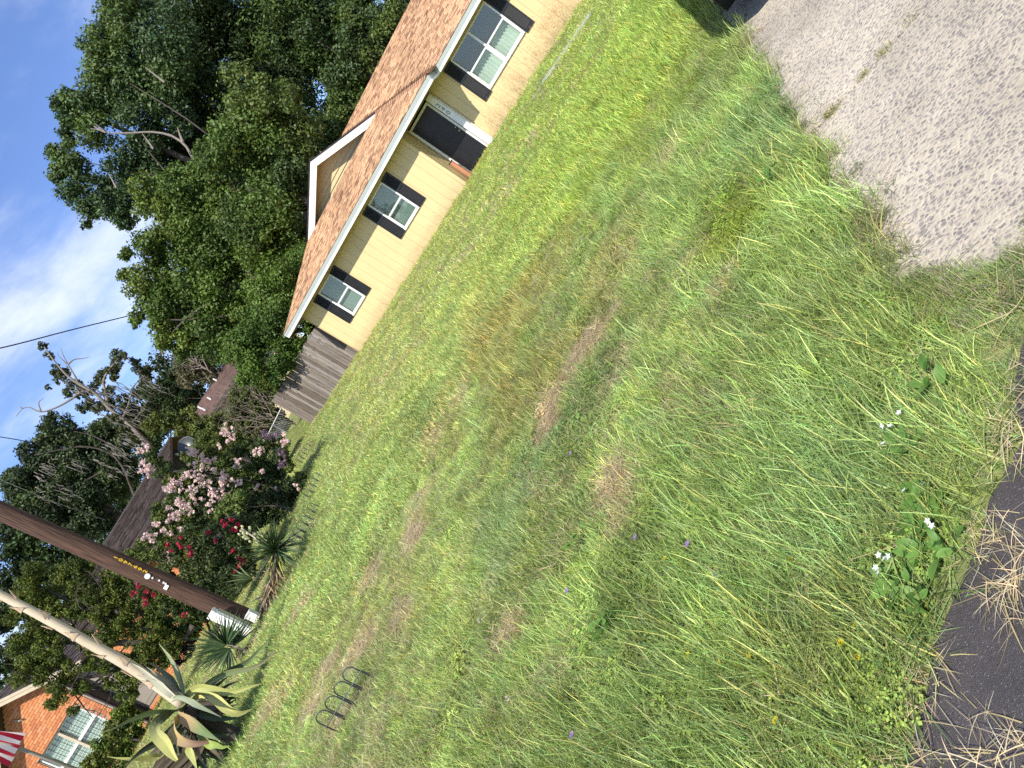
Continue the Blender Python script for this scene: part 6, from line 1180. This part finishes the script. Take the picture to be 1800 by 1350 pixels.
# ------------------------------------------------------------------ dark car parked on the drive
car = thing('parked_car', 'black car with its bumper at the top of the driveway', 'car', (15.16, -12.85, float(hgt(14.2, -12.85)) + .02)); cg = np.array(car.location); xl = -.93; y0 = -2.25
def cpt(x, y, z): return cg + np.array([x, y, z])
def carpart(name, prof, x0, x1, m, bev=.04, par=None):
    mb = MB(); mb.prism([cpt(x0, y, z) for y, z in prof], (x1 - x0, 0, 0)); o = part(name, mb, m, par or car)
    md = o.modifiers.new('bevel', 'BEVEL'); md.width = bev; md.segments = 3; md.limit_method = 'ANGLE'; return o
carpart('body', [(y0 + .12, .36), (y0 + .06, .62), (y0 + .10, .98), (y0 + .35, 1.02), (2.15, .95), (2.28, .7), (2.25, .36)], xl, -xl, 'car_black', .09)
carpart('cabin', [(y0 + .32, 1.0), (y0 + .62, 1.56), (.25, 1.62), (.95, 1.02)], xl + .12, -xl - .12, 'car_black', .08)
mb = MB(); zs = [(.26, .02), (.30, -.05), (.46, -.09), (.58, -.06), (.64, .02)]; n = 14; vs = []
for z, o_ in zs:
    for i in range(n + 1):
        k = i / n * 2 - 1; x = .95 * math.copysign(abs(k) ** .8, k); y = y0 + .1 + o_ - .10 * (1 - abs(k) ** 2.2) + (.22 * max(0, abs(k) - .72) / .28 if abs(k) > .72 else 0); vs.append(cpt(x, y, z))
mb.add(vs, [(r * (n + 1) + i, r * (n + 1) + i + 1, (r + 1) * (n + 1) + i + 1, (r + 1) * (n + 1) + i) for r in range(len(zs) - 1) for i in range(n)]); part('bumper', mb, 'car_plastic', car, smooth=True)
carpart('underbody', [(y0 + .25, .24), (y0 + .25, .38), (2.1, .38), (2.1, .24)], xl + .1, -xl - .1, 'car_plastic', .02)
mb = MB(); mb.prism([cpt(xl + .2, y0 + .355, 1.06), cpt(-xl - .2, y0 + .355, 1.06), cpt(-xl - .28, y0 + .60, 1.50), cpt(xl + .28, y0 + .60, 1.50)], (0, -.012, .0)); part('rear_window', mb, 'car_plastic', car)
for sx_ in (xl + .114, -xl - .126): mb = MB(); mb.prism([cpt(sx_, y0 + .55, 1.06), cpt(sx_, .75, 1.06), cpt(sx_, .2, 1.52), cpt(sx_, y0 + .72, 1.50)], (.012, 0, 0)); part('side_window', mb, 'car_plastic', car)
for sx_ in (xl + .02, -xl - .24): mb = MB(); mb.box(*[float(q) for q in (cg[0] + sx_, cg[0] + sx_ + .22, cg[1] + y0 + .045, cg[1] + y0 + .09, cg[2] + .70, cg[2] + .90)]); part('tail_light', mb, 'red_lens', car)
for sx_ in (xl + .10, -xl - .10):
    for yy_ in (-1.38, 1.38):
        mb = MB(); c = cpt(sx_, yy_, .33); mb.tube([c + (-.10, 0, 0), c + (-.09, 0, 0), c + (.09, 0, 0), c + (.10, 0, 0)], [.28, .33, .33, .28], 24); wh = part('wheel', mb, 'tyre', car, smooth=True)
        sg = -1 if sx_ < 0 else 1; mb = MB(); mb.tube([c + (sg * .101, 0, 0), c + (sg * .108, 0, 0)], [.21, .19], 20); part('rim', mb, 'rim', wh)
        for k in range(5): a = k * 1.257; mb = MB(); mb.obox(c + (sg * .109, 0, 0), (1, 0, 0), (0, math.cos(a), math.sin(a)), (0, -math.sin(a), math.cos(a)), (0, sg * .012), (.02, .19), (-.022, .022)); part('spoke', mb, 'rim', wh)
mb = MB(); mb.box(cg[0] - .26, cg[0] + .26, cg[1] + y0 - .0, cg[1] + y0 + .03, cg[2] + .72, cg[2] + .84); part('number_plate', mb, 'utility_white', car)
